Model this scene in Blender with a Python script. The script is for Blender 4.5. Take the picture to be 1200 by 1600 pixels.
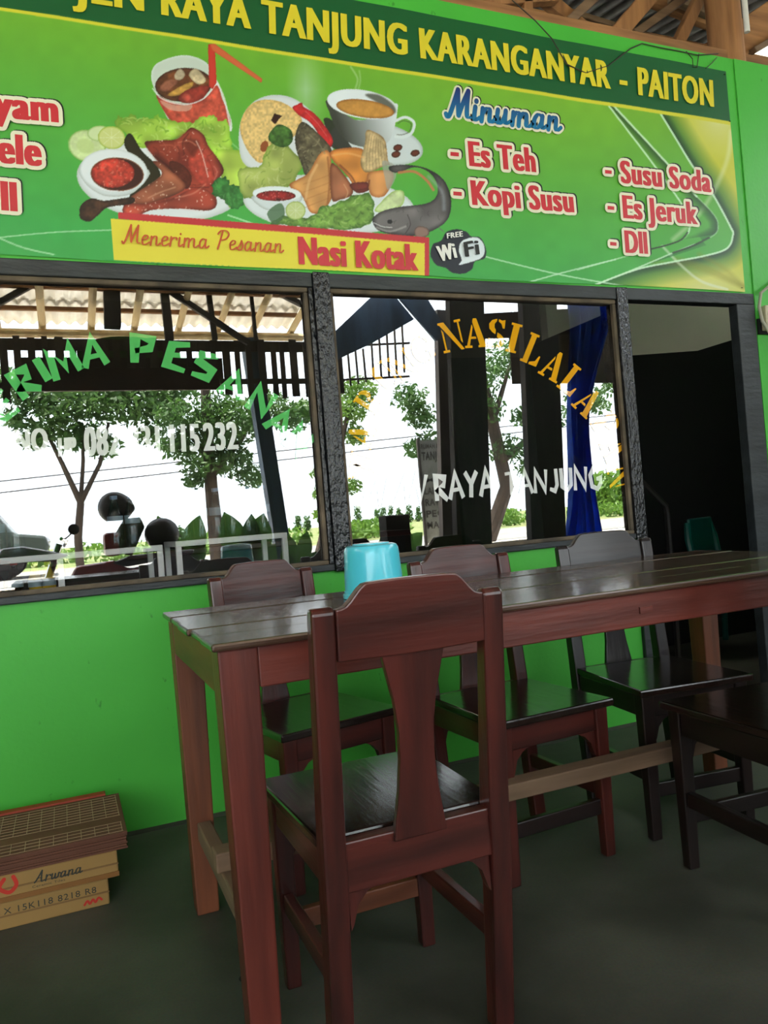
import bpy, bmesh, math, random
import numpy as np
from mathutils import Vector, Matrix
random.seed(7); RNG = np.random.default_rng(7)
for o in list(bpy.data.objects): bpy.data.objects.remove(o)
scene = bpy.context.scene
COL = scene.collection

# ------------------------------------------------------------ camera, sky, sun, exposure
YAW, PITCH, ROLL, FPX = math.radians(22.4722562), math.radians(0.54538713), math.radians(-4.62241703), 1223.4
EYE = np.array([0.0, -2.8, 0.985])
def _cam_axes():
    cy, sy = math.cos(YAW), math.sin(YAW)
    r = np.array([cy, -sy, 0]); fw = np.array([sy, cy, 0]); u = np.array([0, 0, 1.0])
    cp, sp = math.cos(PITCH), math.sin(PITCH)
    f2 = cp*fw + sp*u; u2 = cp*u - sp*fw
    c, s = math.cos(ROLL), math.sin(ROLL)
    return np.array([c*r + s*u2, c*u2 - s*r, f2])
AX = _cam_axes()
cd = bpy.data.cameras.new('camera'); cam = bpy.data.objects.new('camera', cd); COL.objects.link(cam)
cd.sensor_fit = 'VERTICAL'; cd.sensor_height = 24.0; cd.lens = FPX/1600*24.0; cd.clip_start = 0.02; cd.clip_end = 500
m = Matrix.Identity(4)
for i in range(3):
    m[i][0], m[i][1], m[i][2], m[i][3] = AX[0][i], AX[1][i], -AX[2][i], EYE[i]
cam.matrix_world = m
scene.camera = cam

world = bpy.data.worlds.new('overcast_sky'); scene.world = world; world.use_nodes = True
bg = world.node_tree.nodes['Background']
bg.inputs[0].default_value = (0.88, 0.95, 1.0, 1); bg.inputs[1].default_value = 8.0
sd = bpy.data.lights.new('sun', 'SUN'); sun = bpy.data.objects.new('sun', sd); COL.objects.link(sun)
sd.energy = 50.0; sd.angle = math.radians(3); sd.color = (1, 0.95, 0.86)
sun.rotation_euler = Vector((0.22, 0.10, -1.0)).to_track_quat('-Z', 'Y').to_euler()   # high sun, from the road side and the left
scene.view_settings.view_transform = 'Standard'; scene.view_settings.look = 'None'
scene.view_settings.gamma = 1; scene.view_settings.use_curve_mapping = False
scene.view_settings.exposure = -0.36

# survey helpers: points measured on the photograph, taken to real planes of the place
def ray(x, y): return AX.T @ np.array([(x-600)/FPX, (800-y)/FPX, 1.0])
def W(x, y, Y=0.0):
    d = ray(x, y); return EYE + (Y-EYE[1])/d[1]*d
GL = 0.012                                  # y of the window glass
def seen(x, y, Y):                          # a place in front of the wall (plane Y<0) that shows mirrored in the glass
    p = W(x, y, 2*GL-Y); return Vector((p[0], Y, p[2]))

# ------------------------------------------------------------ materials
def srgb(r, g, b):
    f = lambda c: (c/255/12.92) if c/255 <= .04045 else ((c/255+.055)/1.055)**2.4
    return (f(r), f(g), f(b), 1)
MATS = {}
def new_mat(name):
    m = bpy.data.materials.new(name); m.use_nodes = True
    nt = m.node_tree; b = nt.nodes['Principled BSDF']; MATS[name] = m
    return m, nt, b
def pmat(name, col, rough=.5, col2=None, scale=8, stretch=(1,1,1), bump=0, bscale=None, metal=0, coat=0, detail=4, lo=.35, hi=.65, spec=.5):
    """plain principled material; noise mixes two colours, noise bump"""
    m, nt, b = new_mat(name)
    b.inputs['Roughness'].default_value = rough; b.inputs['Metallic'].default_value = metal
    b.inputs['Coat Weight'].default_value = coat; b.inputs['Coat Roughness'].default_value = .12
    b.inputs['Specular IOR Level'].default_value = spec
    tc = nt.nodes.new('ShaderNodeTexCoord'); mp = nt.nodes.new('ShaderNodeMapping'); mp.inputs['Scale'].default_value = stretch
    nt.links.new(tc.outputs['Object'], mp.inputs['Vector'])
    if col2 is None: col2 = tuple(c*.82 for c in col[:3]) + (1,)
    n = nt.nodes.new('ShaderNodeTexNoise'); n.inputs['Scale'].default_value = scale; n.inputs['Detail'].default_value = detail
    nt.links.new(mp.outputs[0], n.inputs['Vector'])
    r = nt.nodes.new('ShaderNodeValToRGB'); r.color_ramp.elements[0].color = col; r.color_ramp.elements[1].color = col2
    r.color_ramp.elements[0].position = lo; r.color_ramp.elements[1].position = hi
    nt.links.new(n.outputs['Fac'], r.inputs[0]); nt.links.new(r.outputs[0], b.inputs['Base Color'])
    if bump:
        n2 = nt.nodes.new('ShaderNodeTexNoise'); n2.inputs['Scale'].default_value = bscale or scale*3; n2.inputs['Detail'].default_value = 3
        nt.links.new(mp.outputs[0], n2.inputs['Vector'])
        bp = nt.nodes.new('ShaderNodeBump'); bp.inputs['Strength'].default_value = bump; bp.inputs['Distance'].default_value = .01
        nt.links.new(n2.outputs['Fac'], bp.inputs['Height']); nt.links.new(bp.outputs[0], b.inputs['Normal'])
    return m
def wood(name, c1, c2, axis, rough=.3, coat=.3, scale=9):
    st = [1, 1, 1]; st['xyz'.index(axis)] = .09
    m = pmat(name, c1, rough, c2, scale=scale*2.2, stretch=st, bump=.12, bscale=scale*7, coat=coat, detail=7, lo=.3, hi=.72)
    return m
DK1, DK2 = srgb(84, 34, 27), srgb(40, 17, 14)
for ax in 'xyz':
    wood('varnished_wood_'+ax, DK1, DK2, ax)
    wood('table_wood_'+ax, srgb(112, 48, 36), srgb(68, 28, 22), ax, rough=.42, coat=.04); wood('stained_wood_'+ax, srgb(34, 20, 17), srgb(20, 13, 11), ax, rough=.35, coat=.25)  # the near-black set carries shade in its colour
    wood('raw_wood_'+ax, srgb(128, 102, 78), srgb(88, 68, 50), ax, rough=.75, coat=0)
    wood('roof_wood_'+ax, srgb(172, 122, 76), srgb(112, 76, 46), ax, rough=.8, coat=0)
    wood('orange_wood_'+ax, srgb(128, 72, 42), srgb(78, 42, 26), ax, rough=.5, coat=.05)
wood('dark_seat_wood', srgb(40, 26, 20), srgb(22, 14, 11), 'y', rough=.2, coat=.6)
wood('tabletop_wood', srgb(84, 62, 48), srgb(50, 32, 24), 'x', rough=.26, coat=.35)
pmat('green_paint', srgb(88, 186, 52), .45, srgb(78, 172, 46), scale=3, bump=.06, bscale=60)
def green_wall_mat():
    m, nt, b = new_mat('green_wall')
    b.inputs['Roughness'].default_value = .42; b.inputs['Specular IOR Level'].default_value = .4
    tc = nt.nodes.new('ShaderNodeTexCoord')
    def noise(scale, det, stretch=(1,1,1)):
        mp = nt.nodes.new('ShaderNodeMapping'); mp.inputs['Scale'].default_value = stretch
        n = nt.nodes.new('ShaderNodeTexNoise'); n.inputs['Scale'].default_value = scale; n.inputs['Detail'].default_value = det
        nt.links.new(tc.outputs['Object'], mp.inputs[0]); nt.links.new(mp.outputs[0], n.inputs['Vector']); return n
    n1 = noise(2.2, 3); r1 = nt.nodes.new('ShaderNodeValToRGB')
    r1.color_ramp.elements[0].color = srgb(80, 190, 68); r1.color_ramp.elements[1].color = srgb(68, 172, 58)
    nt.links.new(n1.outputs['Fac'], r1.inputs[0])
    n2 = noise(26, 6, (1, 1, .6)); r2 = nt.nodes.new('ShaderNodeValToRGB')       # scuffs
    r2.color_ramp.elements[0].position = .70; r2.color_ramp.elements[1].position = .76
    mx = nt.nodes.new('ShaderNodeMix'); mx.data_type = 'RGBA'; mx.inputs['B'].default_value = srgb(40, 110, 34)
    sc = nt.nodes.new('ShaderNodeMath'); sc.operation = 'MULTIPLY'; sc.inputs[1].default_value = .6
    nt.links.new(n2.outputs['Fac'], r2.inputs[0]); nt.links.new(r2.outputs[0], sc.inputs[0])
    nt.links.new(sc.outputs[0], mx.inputs['Factor']); nt.links.new(r1.outputs[0], mx.inputs['A'])
    nt.links.new(mx.outputs['Result'], b.inputs['Base Color'])
    n3 = noise(55, 3); bp = nt.nodes.new('ShaderNodeBump'); bp.inputs['Strength'].default_value = .12; bp.inputs['Distance'].default_value = .006
    nt.links.new(n3.outputs['Fac'], bp.inputs['Height']); nt.links.new(bp.outputs[0], b.inputs['Normal'])
green_wall_mat()
pmat('black_frame', srgb(26, 29, 32), .22, srgb(16, 18, 20), scale=14, stretch=(1, 1, .5), bump=.9, bscale=70, spec=.6)
pmat('black_frame_smooth', srgb(50, 56, 58), .5, srgb(34, 39, 41), scale=14, stretch=(.3, 1, 1), bump=.35, bscale=50)
pmat('bead_wood', srgb(112, 98, 78), .8, srgb(66, 58, 48), scale=7, bump=.2)
def floor_mat():
    m, nt, b = new_mat('concrete')
    b.inputs['Roughness'].default_value = .62
    tc = nt.nodes.new('ShaderNodeTexCoord')
    n1 = nt.nodes.new('ShaderNodeTexNoise'); n1.inputs['Scale'].default_value = 2.3; n1.inputs['Detail'].default_value = 8
    n2 = nt.nodes.new('ShaderNodeTexNoise'); n2.inputs['Scale'].default_value = 160; n2.inputs['Detail'].default_value = 2
    for n in (n1, n2): nt.links.new(tc.outputs['Object'], n.inputs['Vector'])
    r = nt.nodes.new('ShaderNodeValToRGB'); r.color_ramp.elements[0].position = .3; r.color_ramp.elements[1].position = .7
    r.color_ramp.elements[0].color = srgb(34, 35, 27); r.color_ramp.elements[1].color = srgb(80, 81, 71)
    mx = nt.nodes.new('ShaderNodeMix'); mx.data_type = 'RGBA'; mx.blend_type = 'OVERLAY'; mx.inputs['Factor'].default_value = .35
    nt.links.new(n1.outputs['Fac'], r.inputs[0]); nt.links.new(r.outputs[0], mx.inputs['A']); nt.links.new(n2.outputs['Color'], mx.inputs['B'])
    nt.links.new(mx.outputs['Result'], b.inputs['Base Color'])
    bp = nt.nodes.new('ShaderNodeBump'); bp.inputs['Strength'].default_value = .15; bp.inputs['Distance'].default_value = .01
    nt.links.new(n1.outputs['Fac'], bp.inputs['Height']); nt.links.new(bp.outputs[0], b.inputs['Normal'])
floor_mat()
def glass_mat(name, f0, tint=(1, 1, 1, 1), rough=0.0):
    """thin clear pane: Schlick reflection f0 per face, the rest passes straight through"""
    m = bpy.data.materials.new(name); m.use_nodes = True; nt = m.node_tree; nt.nodes.clear(); MATS[name] = m
    N = nt.nodes.new; Lk = nt.links.new
    out = N('ShaderNodeOutputMaterial'); mix = N('ShaderNodeMixShader'); ge = N('ShaderNodeNewGeometry')
    dt = N('ShaderNodeVectorMath'); dt.operation = 'DOT_PRODUCT'; Lk(ge.outputs['Incoming'], dt.inputs[0]); Lk(ge.outputs['Normal'], dt.inputs[1])
    def mth(op, *ins):
        n = N('ShaderNodeMath'); n.operation = op
        for k, v in enumerate(ins):
            if isinstance(v, (int, float)): n.inputs[k].default_value = v
            else: Lk(v, n.inputs[k])
        return n.outputs[0]
    c = mth('ABSOLUTE', dt.outputs['Value']); p = mth('POWER', mth('SUBTRACT', 1.0, c), 5.0); fac = mth('ADD', f0, mth('MULTIPLY', p, 1-f0))
    tr = N('ShaderNodeBsdfTransparent'); tr.inputs[0].default_value = tint
    gl = N('ShaderNodeBsdfGlossy'); gl.inputs['Roughness'].default_value = rough
    Lk(fac, mix.inputs[0]); Lk(tr.outputs[0], mix.inputs[1]); Lk(gl.outputs[0], mix.inputs[2]); Lk(mix.outputs[0], out.inputs[0])
glass_mat('window_glass', .165)
glass_mat('case_glass', .03)
flat = lambda name, c, rough=.55, **k: pmat(name, c, rough, tuple(x*.93 for x in c[:3])+(1,), **k)
def vinyl(name, c, f0=.22):                  # glossy cut vinyl that mirrors like the pane it is stuck to
    glass_mat(name, f0); nt = MATS[name].node_tree; mix = next(n for n in nt.nodes if n.type == 'MIX_SHADER'); df = nt.nodes.new('ShaderNodeBsdfDiffuse')
    n = nt.nodes.new('ShaderNodeTexNoise'); n.inputs['Scale'].default_value = 30; r = nt.nodes.new('ShaderNodeValToRGB'); r.color_ramp.elements[0].color = c; r.color_ramp.elements[1].color = tuple(x*.93 for x in c[:3])+(1,)
    nt.links.new(n.outputs['Fac'], r.inputs[0]); nt.links.new(r.outputs[0], df.inputs[0]); nt.links.new(df.outputs[0], mix.inputs[1])
vinyl('vinyl_green_letter', srgb(96, 206, 112)); vinyl('vinyl_orange_letter', srgb(250, 182, 24)); vinyl('vinyl_white_letter', srgb(246, 248, 244))
flat('print_yellow', srgb(222, 210, 50), .4); flat('print_red', srgb(206, 52, 62), .4); flat('print_cream', srgb(236, 236, 212), .4)
flat('print_black', srgb(28, 32, 30), .4); flat('print_rust', srgb(198, 84, 40), .4); flat('print_white', srgb(238, 240, 236), .4)
flat('turquoise_plastic', srgb(84, 206, 226), .22, coat=.3); flat('teal_plastic', srgb(10, 92, 84), .3)
flat('white_aluminium', srgb(246, 248, 246), .35); flat('white_pvc', srgb(225, 225, 218), .4)
flat('cardboard', srgb(152, 120, 68), .85, scale=5); flat('cardboard_dark', srgb(124, 94, 54), .85, scale=5)
flat('clay_tile', srgb(98, 60, 42), .8, scale=12); flat('clay_ridge', srgb(160, 136, 108), .9); flat('red_rim', srgb(150, 52, 26), .6)
flat('packing_tape', srgb(132, 92, 50), .25); flat('box_ink_black', srgb(48, 52, 44), .8); flat('box_ink_red', srgb(190, 50, 34), .8)
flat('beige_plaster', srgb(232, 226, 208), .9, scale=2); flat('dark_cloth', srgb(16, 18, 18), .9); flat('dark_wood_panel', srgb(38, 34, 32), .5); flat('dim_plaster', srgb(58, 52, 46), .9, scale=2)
flat('cream_plastic', srgb(196, 188, 160), .5); flat('cable_grey', srgb(170, 168, 150), .5); flat('cable_dark', srgb(50, 42, 34), .6)
pmat('roof_sheet_dark', srgb(140, 140, 138), .8, srgb(104, 104, 102), scale=6)
pmat('roof_sheet_pale', srgb(246, 244, 238), .8, srgb(230, 226, 216), scale=6)
pmat('bamboo', srgb(236, 214, 166), .6, srgb(206, 178, 126), scale=10, stretch=(1, .2, 1))
pmat('weathered_post', srgb(76, 70, 66), .7, srgb(48, 44, 42), scale=10, stretch=(1, 1, .15))
pmat('blue_post', srgb(84, 108, 134), .5, srgb(60, 78, 98), scale=8, stretch=(1, 1, .2))  # blue grey lightened: lens veil over the gable board is in the colour
pmat('slat_wood', srgb(84, 72, 60), .8, srgb(54, 46, 40), scale=14, stretch=(1, 1, .2))
pmat('leaf_green', srgb(84, 122, 56), .5, srgb(56, 94, 42), scale=3); pmat('leaf_light', srgb(116, 152, 60), .5, srgb(82, 124, 46), scale=3)
pmat('bark', srgb(72, 60, 50), .9, srgb(46, 38, 32), scale=18, stretch=(1, 1, .3), bump=.5)
pmat('grass', srgb(106, 128, 66), .9, srgb(130, 128, 84), scale=.6); pmat('earth', srgb(216, 212, 202), .9, srgb(198, 192, 180), scale=1.2)
pmat('asphalt', srgb(150, 150, 146), .9, srgb(128, 128, 124), scale=2); pmat('blue_curtain_cloth', srgb(72, 132, 236), .8, srgb(56, 108, 206), scale=6)
pmat('tarp_beige', srgb(134, 122, 108), .8, srgb(110, 100, 90), scale=5); pmat('board_brown', srgb(74, 54, 46), .8, srgb(50, 38, 34), scale=5)

# ------------------------------------------------------------ mesh building
def xform(pts, rot=None, loc=(0, 0, 0)):
    if rot is not None: pts = [rot @ Vector(p) for p in pts]
    return [Vector(p) + Vector(loc) for p in pts]
class MB:
    def __init__(s): s.v = []; s.f = []
    def add(s, v, f):
        n = len(s.v); s.v += [tuple(p) for p in v]; s.f += [tuple(i+n for i in q) for q in f]; return s
    def box(s, lo, hi, rot=None, loc=(0, 0, 0)):
        (x0, y0, z0), (x1, y1, z1) = lo, hi
        v = [(x0,y0,z0),(x1,y0,z0),(x1,y1,z0),(x0,y1,z0),(x0,y0,z1),(x1,y0,z1),(x1,y1,z1),(x0,y1,z1)]
        return s.add(xform(v, rot, loc), [(0,3,2,1),(4,5,6,7),(0,1,5,4),(1,2,6,5),(2,3,7,6),(3,0,4,7)])
    def beam(s, a, b, w, h, up=(0, 0, 1)):
        a, b = Vector(a), Vector(b); d = (b-a); L = d.length; d.normalize()
        u = Vector(up); sx = d.cross(u)
        if sx.length < 1e-4: sx = d.cross(Vector((1, 0, 0)))
        sx.normalize(); u = sx.cross(d)
        v = []
        for p in (a, b):
            for (i, j) in ((-1,-1),(1,-1),(1,1),(-1,1)): v.append(p + sx*(i*w/2) + u*(j*h/2))
        return s.add(v, [(3,2,1,0),(4,5,6,7),(0,1,5,4),(1,2,6,5),(2,3,7,6),(3,0,4,7)])
    def prism(s, poly, t, frame):
        """poly 2-D, frame(u,v,w)->xyz, w from 0 to t"""
        n = len(poly); v = [frame(u, w, 0) for u, w in poly] + [frame(u, w, t) for u, w in poly]
        f = [tuple(range(n))[::-1], tuple(range(n, 2*n))] + [(i, (i+1) % n, n+(i+1) % n, n+i) for i in range(n)]
        return s.add(v, f)
    def tube(s, path, r, n=8, cap=True):
        path = [Vector(p) for p in path]; k = len(path); rs = r if isinstance(r, (list, tuple)) else [r]*k
        ref = None; base = len(s.v); vs = []
        for i, p in enumerate(path):
            d = (path[min(i+1, k-1)] - path[max(i-1, 0)]).normalized()
            if ref is None:
                ref = d.orthogonal().normalized()
            ref = (ref - d*ref.dot(d)).normalized(); b2 = d.cross(ref)
            for j in range(n):
                a = 2*math.pi*j/n; vs.append(p + (ref*math.cos(a) + b2*math.sin(a))*rs[i])
        fs = [(i*n+j, i*n+(j+1) % n, (i+1)*n+(j+1) % n, (i+1)*n+j) for i in range(k-1) for j in range(n)]
        if cap: fs += [tuple(range(n))[::-1], tuple((k-1)*n+j for j in range(n))]
        return s.add(vs, fs)
    def lathe(s, prof, n=32, c=(0, 0, 0), sx=1, sy=1):
        vs = [(c[0]+r*sx*math.cos(2*math.pi*j/n), c[1]+r*sy*math.sin(2*math.pi*j/n), c[2]+z) for r, z in prof for j in range(n)]
        k = len(prof)
        fs = [(i*n+j, i*n+(j+1) % n, (i+1)*n+(j+1) % n, (i+1)*n+j) for i in range(k-1) for j in range(n)]
        fs += [tuple(range(n))[::-1], tuple((k-1)*n+j for j in range(n))]
        return s.add(vs, fs)
    def ball(s, c, r, n=14, k=8, sc=(1, 1, 1)):
        prof = [(max(1e-4, r*math.sin(math.pi*i/k)), -r*math.cos(math.pi*i/k)) for i in range(k+1)]
        vs = [(c[0]+q*sc[0]*math.cos(2*math.pi*j/n), c[1]+q*sc[1]*math.sin(2*math.pi*j/n), c[2]+z*sc[2]) for q, z in prof for j in range(n)]
        fs = [(i*n+j, i*n+(j+1) % n, (i+1)*n+(j+1) % n, (i+1)*n+j) for i in range(k) for j in range(n)]
        return s.add(vs, fs)
    def build(s, name, mat, parent=None, world=True, smooth=False, bevel=0, keep_origin=False):
        v = np.array(s.v, float)
        lo, hi = v.min(0), v.max(0)
        c = (lo+hi)/2
        if parent is None: c = np.array([c[0], c[1], lo[2]])
        if keep_origin: c = np.zeros(3)
        me = bpy.data.meshes.new(name); me.from_pydata([tuple(p) for p in (v-c)], [], s.f); me.update()
        if smooth:
            me.polygons.foreach_set('use_smooth', [True]*len(me.polygons))
        me.materials.append(MATS[mat] if isinstance(mat, str) else mat)
        o = bpy.data.objects.new(name, me); COL.objects.link(o)
        loc = Vector(c)
        if parent is not None:
            o.parent = parent
            if world: loc = loc - wloc(parent)
        o.location = loc
        if bevel:
            md = o.modifiers.new('bevel', 'BEVEL'); md.width = bevel; md.segments = 2; md.limit_method = 'ANGLE'; md.angle_limit = math.radians(40)
        if smooth:
            try: me.set_sharp_from_angle(angle=math.radians(38))
            except Exception: pass
        return o
def wloc(o):
    p = Vector(o.location)
    while o.parent is not None: o = o.parent; p = p + o.location
    return p
def tag(o, label=None, cat=None, group=None, kind=None):
    if label: o['label'] = label
    if cat: o['category'] = cat
    if group: o['group'] = group
    if kind: o['kind'] = kind
    return o
def thing(name, label, cat, loc=(0, 0, 0), rz=0, group=None):
    o = bpy.data.objects.new(name, None); COL.objects.link(o); o.location = loc; o.rotation_euler = (0, 0, rz); o.empty_display_size = .1
    return tag(o, label, cat, group)
def struct(o, label=None): o['kind'] = 'structure'; return tag(o, label)
def copy_tree(o, parent=None):
    c = o.copy(); COL.objects.link(c); c.parent = parent
    for ch in list(o.children): copy_tree(ch, c)
    return c
def link_part(name, me, parent, loc, mat=None, rz=0):
    o = bpy.data.objects.new(name, me); COL.objects.link(o); o.parent = parent; o.location = Vector(loc) - wloc(parent); o.rotation_euler[2] = rz
    return o
B = lambda: MB()
frX = lambda x0: (lambda u, v, w: (x0+w, u, v))     # profile in y-z, extruded along x
frY = lambda y0: (lambda u, v, w: (u, y0+w, v))     # profile in x-z, extruded along y
frZ = lambda z0: (lambda u, v, w: (u, v, z0+w))

def make_thin(name, w_):                     # thin cloth: part of the light comes through
    nt = MATS[name].node_tree; b = nt.nodes['Principled BSDF']; out = next(n for n in nt.nodes if n.type == 'OUTPUT_MATERIAL')
    tr = nt.nodes.new('ShaderNodeBsdfTranslucent'); mx = nt.nodes.new('ShaderNodeMixShader'); mx.inputs[0].default_value = w_
    nt.links.new(b.inputs['Base Color'].links[0].from_socket, tr.inputs[0]); nt.links.new(b.outputs[0], mx.inputs[1]); nt.links.new(tr.outputs[0], mx.inputs[2]); nt.links.new(mx.outputs[0], out.inputs[0])
make_thin('blue_curtain_cloth', .6); make_thin('leaf_green', .4); make_thin('leaf_light', .4); make_thin('tarp_beige', .35); make_thin('roof_sheet_pale', .34); pmat('fill_light_sheet', srgb(240, 240, 232), .6, srgb(226, 226, 216), scale=5); make_thin('fill_light_sheet', .6)

# ============================================================ the setting
FT, FB, GT, GB = 1.930, 0.810, 1.858, 0.850         # window frame top/bottom, glass top/bottom
XD0, XD1 = 2.405, 3.055                             # doorway
WL = -0.62                                          # left end of the window frame
w = B()
w.box((-4.0, 0, 0), (WL, .12, FT)); w.box((WL, 0, 0), (XD0, .12, FB))
w.box((-4.0, 0, FT), (6.5, .12, 3.09)); w.box((3.17, 0, 0), (6.5, .12, FT))
wf = struct(w.build('wall_front', 'green_wall'))
col = B().box((3.19, -.007, FT-.12), (3.50, 0, 3.09)).build('pilaster', 'green_wall', wf, bevel=.004)
B().box((3.19, -.006, 0), (3.6, 0, FT-.12)).build('plaster_panel', 'green_wall', wf)
fl = struct(B().box((-4.5, -5.3, -.06), (6.5, 4.2, 0)).build('floor', 'concrete'))
# worn cement fillet where the wall meets the floor
B().prism([(0, 0), (0, .008), (-.004, .008), (-.02, .002), (-.02, 0)], 6.4, lambda u, v, t: (-4+t, u, v)).build('baseboard_fillet', 'concrete', wf)
stain = B().lathe([(.012, 0), (.028, .0006), (.027, .0012)], 20, (.325, -1.045, 0), 1.2, .8).build('dark_spot', 'dark_cloth', fl)

# interior shell
struct(B().box((-4.5, 4.08, 0), (6.5, 4.2, 4.9)).build('wall_back', 'dim_plaster'))
struct(B().box((-4.5, .12, 0), (-4.38, 4.08, 3.09)).build('wall_left', 'dim_plaster'))
struct(B().box((3.20, 1.72, 1.70), (6.38, 1.80, 3.06)).build('wall_partition', 'beige_plaster'))
struct(B().box((-4.38, .12, 3.0), (1.9, 4.08, 3.04)).build('ceiling_blocker', 'dim_plaster'))  # unseen, added to keep roof-gap light out of the room
struct(B().box((6.38, .12, 0), (6.5, 4.08, 4.7)).build('wall_right', 'dim_plaster'))

# unseen porch side walls and low parapet, added to block light
struct(B().box((-4.0, -5.3, 0), (-3.88, 0, 3.05)).build('wall_blocker_left', 'board_brown'))
struct(B().box((6.38, -4.3, 0), (6.5, 0, 3.05)).build('wall_blocker_right', 'board_brown'))
struct(B().box((-3.88, -5.2, 0), (6.38, -5.08, .62)).build('wall_blocker_low', 'beige_plaster'))

# black timber frame of the two windows and the doorway
f1 = B()
def frame_piece(name, lo, hi, parent, mat='black_frame'):
    return B().box(lo, hi).build(name, mat, parent, bevel=.004)
win1 = struct(thing('window_1', 'wide shop window with green arched lettering and a white phone number', None, (WL+.76, .0, FB)))
win2 = struct(thing('window_2', 'shop window beside the doorway with orange arched lettering', None, (1.67, .0, FB)))
door1 = struct(thing('door_1', 'black framed doorway into the dark room', None, (2.73, .0, 0)))
for k in ('category',):
    for o in (win1, win2, door1):
        if k in o: del o[k]
F0, F1 = -.022, .10
frame_piece('head_rail', (WL, F0, GT+.018), (.935, F1, FT), win1, 'black_frame_smooth')
frame_piece('sill_rail', (WL, F0, FB), (.935, F1, GB-.016), win1, 'black_frame_smooth')
frame_piece('stile', (WL, F0+.001, GB-.016), (WL+.07, F1, GT+.018), win1)
frame_piece('mullion', (.935, F0-.012, FB-.005), (1.000, F1, FT), win1)
frame_piece('head_rail', (1.000, F0, GT+.018), (2.345, F1, FT), win2, 'black_frame_smooth')
frame_piece('sill_rail', (1.000, F0, FB), (2.345, F1, GB-.016), win2, 'black_frame_smooth')
frame_piece('stile', (2.345, F0-.004, FB-.005), (XD0, F1, FT), win2)
def beads(win, x0, x1):
    t = .017
    frame_piece('glazing_bead', (x0-t, -.012, GT), (x1+t, GL-.001, GT+.018), win, 'bead_wood')
    frame_piece('glazing_bead', (x0-t, -.012, GB-.016), (x1+t, GL-.001, GB), win, 'bead_wood')
    frame_piece('glazing_bead', (x0-t, -.011, GB), (x0, GL-.001, GT), win, 'bead_wood')
    frame_piece('glazing_bead', (x1, -.011, GB), (x1+t, GL-.001, GT), win, 'bead_wood')
    B().box((x0-.01, GL, GB-.01), (x1+.01, GL+.001, GT+.01)).build('glass_pane', 'window_glass', win)
frame_piece('inner_stile', (.917, F0+.002, GB-.016), (.935, F1, GT+.018), win1)
beads(win1, WL+.087, .900)
beads(win2, 1.017, 2.328)
frame_piece('head_rail', (XD0, F0, 1.876), (3.17, .04, FT), door1, 'black_frame_smooth')
frame_piece('jamb', (XD1, F0, 0), (3.17, .03, 1.876), door1, 'black_frame_smooth')
frame_piece('jamb', (2.345, F0+.002, 0), (XD0, .12, FB-.005), door1, 'black_frame_smooth')
# door leaf, folded into the room against the left jamb
dl = frame_piece('door_leaf', (2.412, .125, .02), (2.450, .80, 1.86), door1, 'dark_wood_panel')
B().tube([(2.462, .72, 1.0), (2.50, .72, 1.0), (2.50, .66, 1.0)], .008).build('door_handle', 'white_aluminium', dl)

# roof: sheets on bamboo and timber, one long slope that falls to the road side
RZ = lambda y: 3.10 + .20*(y+5.2)
ceil = struct(thing('ceiling', 'corrugated sheet roof on bamboo and timber', None, (1, -1, 3.1)))
if 'category' in ceil: del ceil['category']
def sheet_mesh(name, wid, length, mat, pitch=.1083, amp=.020):
    n = int(wid/pitch)*6; vs = []; fs = []
    for t in (0, .005):
        for j in range(2):
            for i in range(n+1):
                x = wid*i/n; y = length*j; vs.append((x, y, amp*math.sin(2*math.pi*x/pitch) + .20*y + t))
    k = n+1
    for i in range(n):
        fs += [(i, i+1, k+i+1, k+i), (2*k+i, 3*k+i, 3*k+i+1, 2*k+i+1), (i, 2*k+i, 2*k+i+1, i+1), (k+i, k+i+1, 3*k+i+1, 3*k+i)]
    me = bpy.data.meshes.new(name); me.from_pydata(vs, [], fs); me.materials.append(MATS[mat]); me.update(); return me
short = sheet_mesh('eave_sheet', .975, .47, 'roof_sheet_pale'); long_ = sheet_mesh('long_sheet', .975, 1.62, 'roof_sheet_dark'); fill_sheet = sheet_mesh('fill_light_sheet', .975, 1.62, 'fill_light_sheet')
for i in range(7):
    for j in range(3):
        link_part('corrugated_sheet', short, ceil, (-4.4+i*.975-.01, -5.25+j*.40, RZ(-5.25+j*.40)+.03-(.012 if False else 0)))
for i in range(11):
    for j in range(6):
        link_part('corrugated_sheet', fill_sheet if (i == 10 and j == 3) else long_, ceil, (-4.4+i*.975-.01, -4.05+j*1.52, RZ(-4.05+j*1.52)+.06))  # one translucent sheet is added to brighten the wall inside the doorway
pole = B().tube([(0, y, .20*y) for y in np.linspace(0, 3.2, 9)], .034, 8).build('bamboo_rafter', 'bamboo', ceil, keep_origin=True)
pole.location = Vector((-3.2, -5.2, RZ(-5.2)-.075)) - wloc(ceil)
for i in range(1, 15):
    link_part('bamboo_rafter', pole.data, ceil, (-3.2+i*.40+random.uniform(-.03, .03), -5.2+random.uniform(-.03, .03), RZ(-5.2)-.075))
for y in (-4.87, -4.47, -3.4, -2.2):
    B().beam((-4.2, y, RZ(y)-.018), (2.45 if y < -4 else 6.3, y, RZ(y)-.018), .05, .035).build('purlin', 'roof_wood_x', ceil)
B().tube([(-4.2, -5.08, RZ(-5.08)-.15), (2.5, -5.08, RZ(-5.08)-.15)], .042, 10).build('eave_pole', 'bamboo', ceil)
B().tube([(-4.2, -5.3, RZ(-5.3)-.06), (2.45, -5.3, RZ(-5.3)-.06)], .025, 8).build('eave_pole', 'bamboo', ceil)
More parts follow.
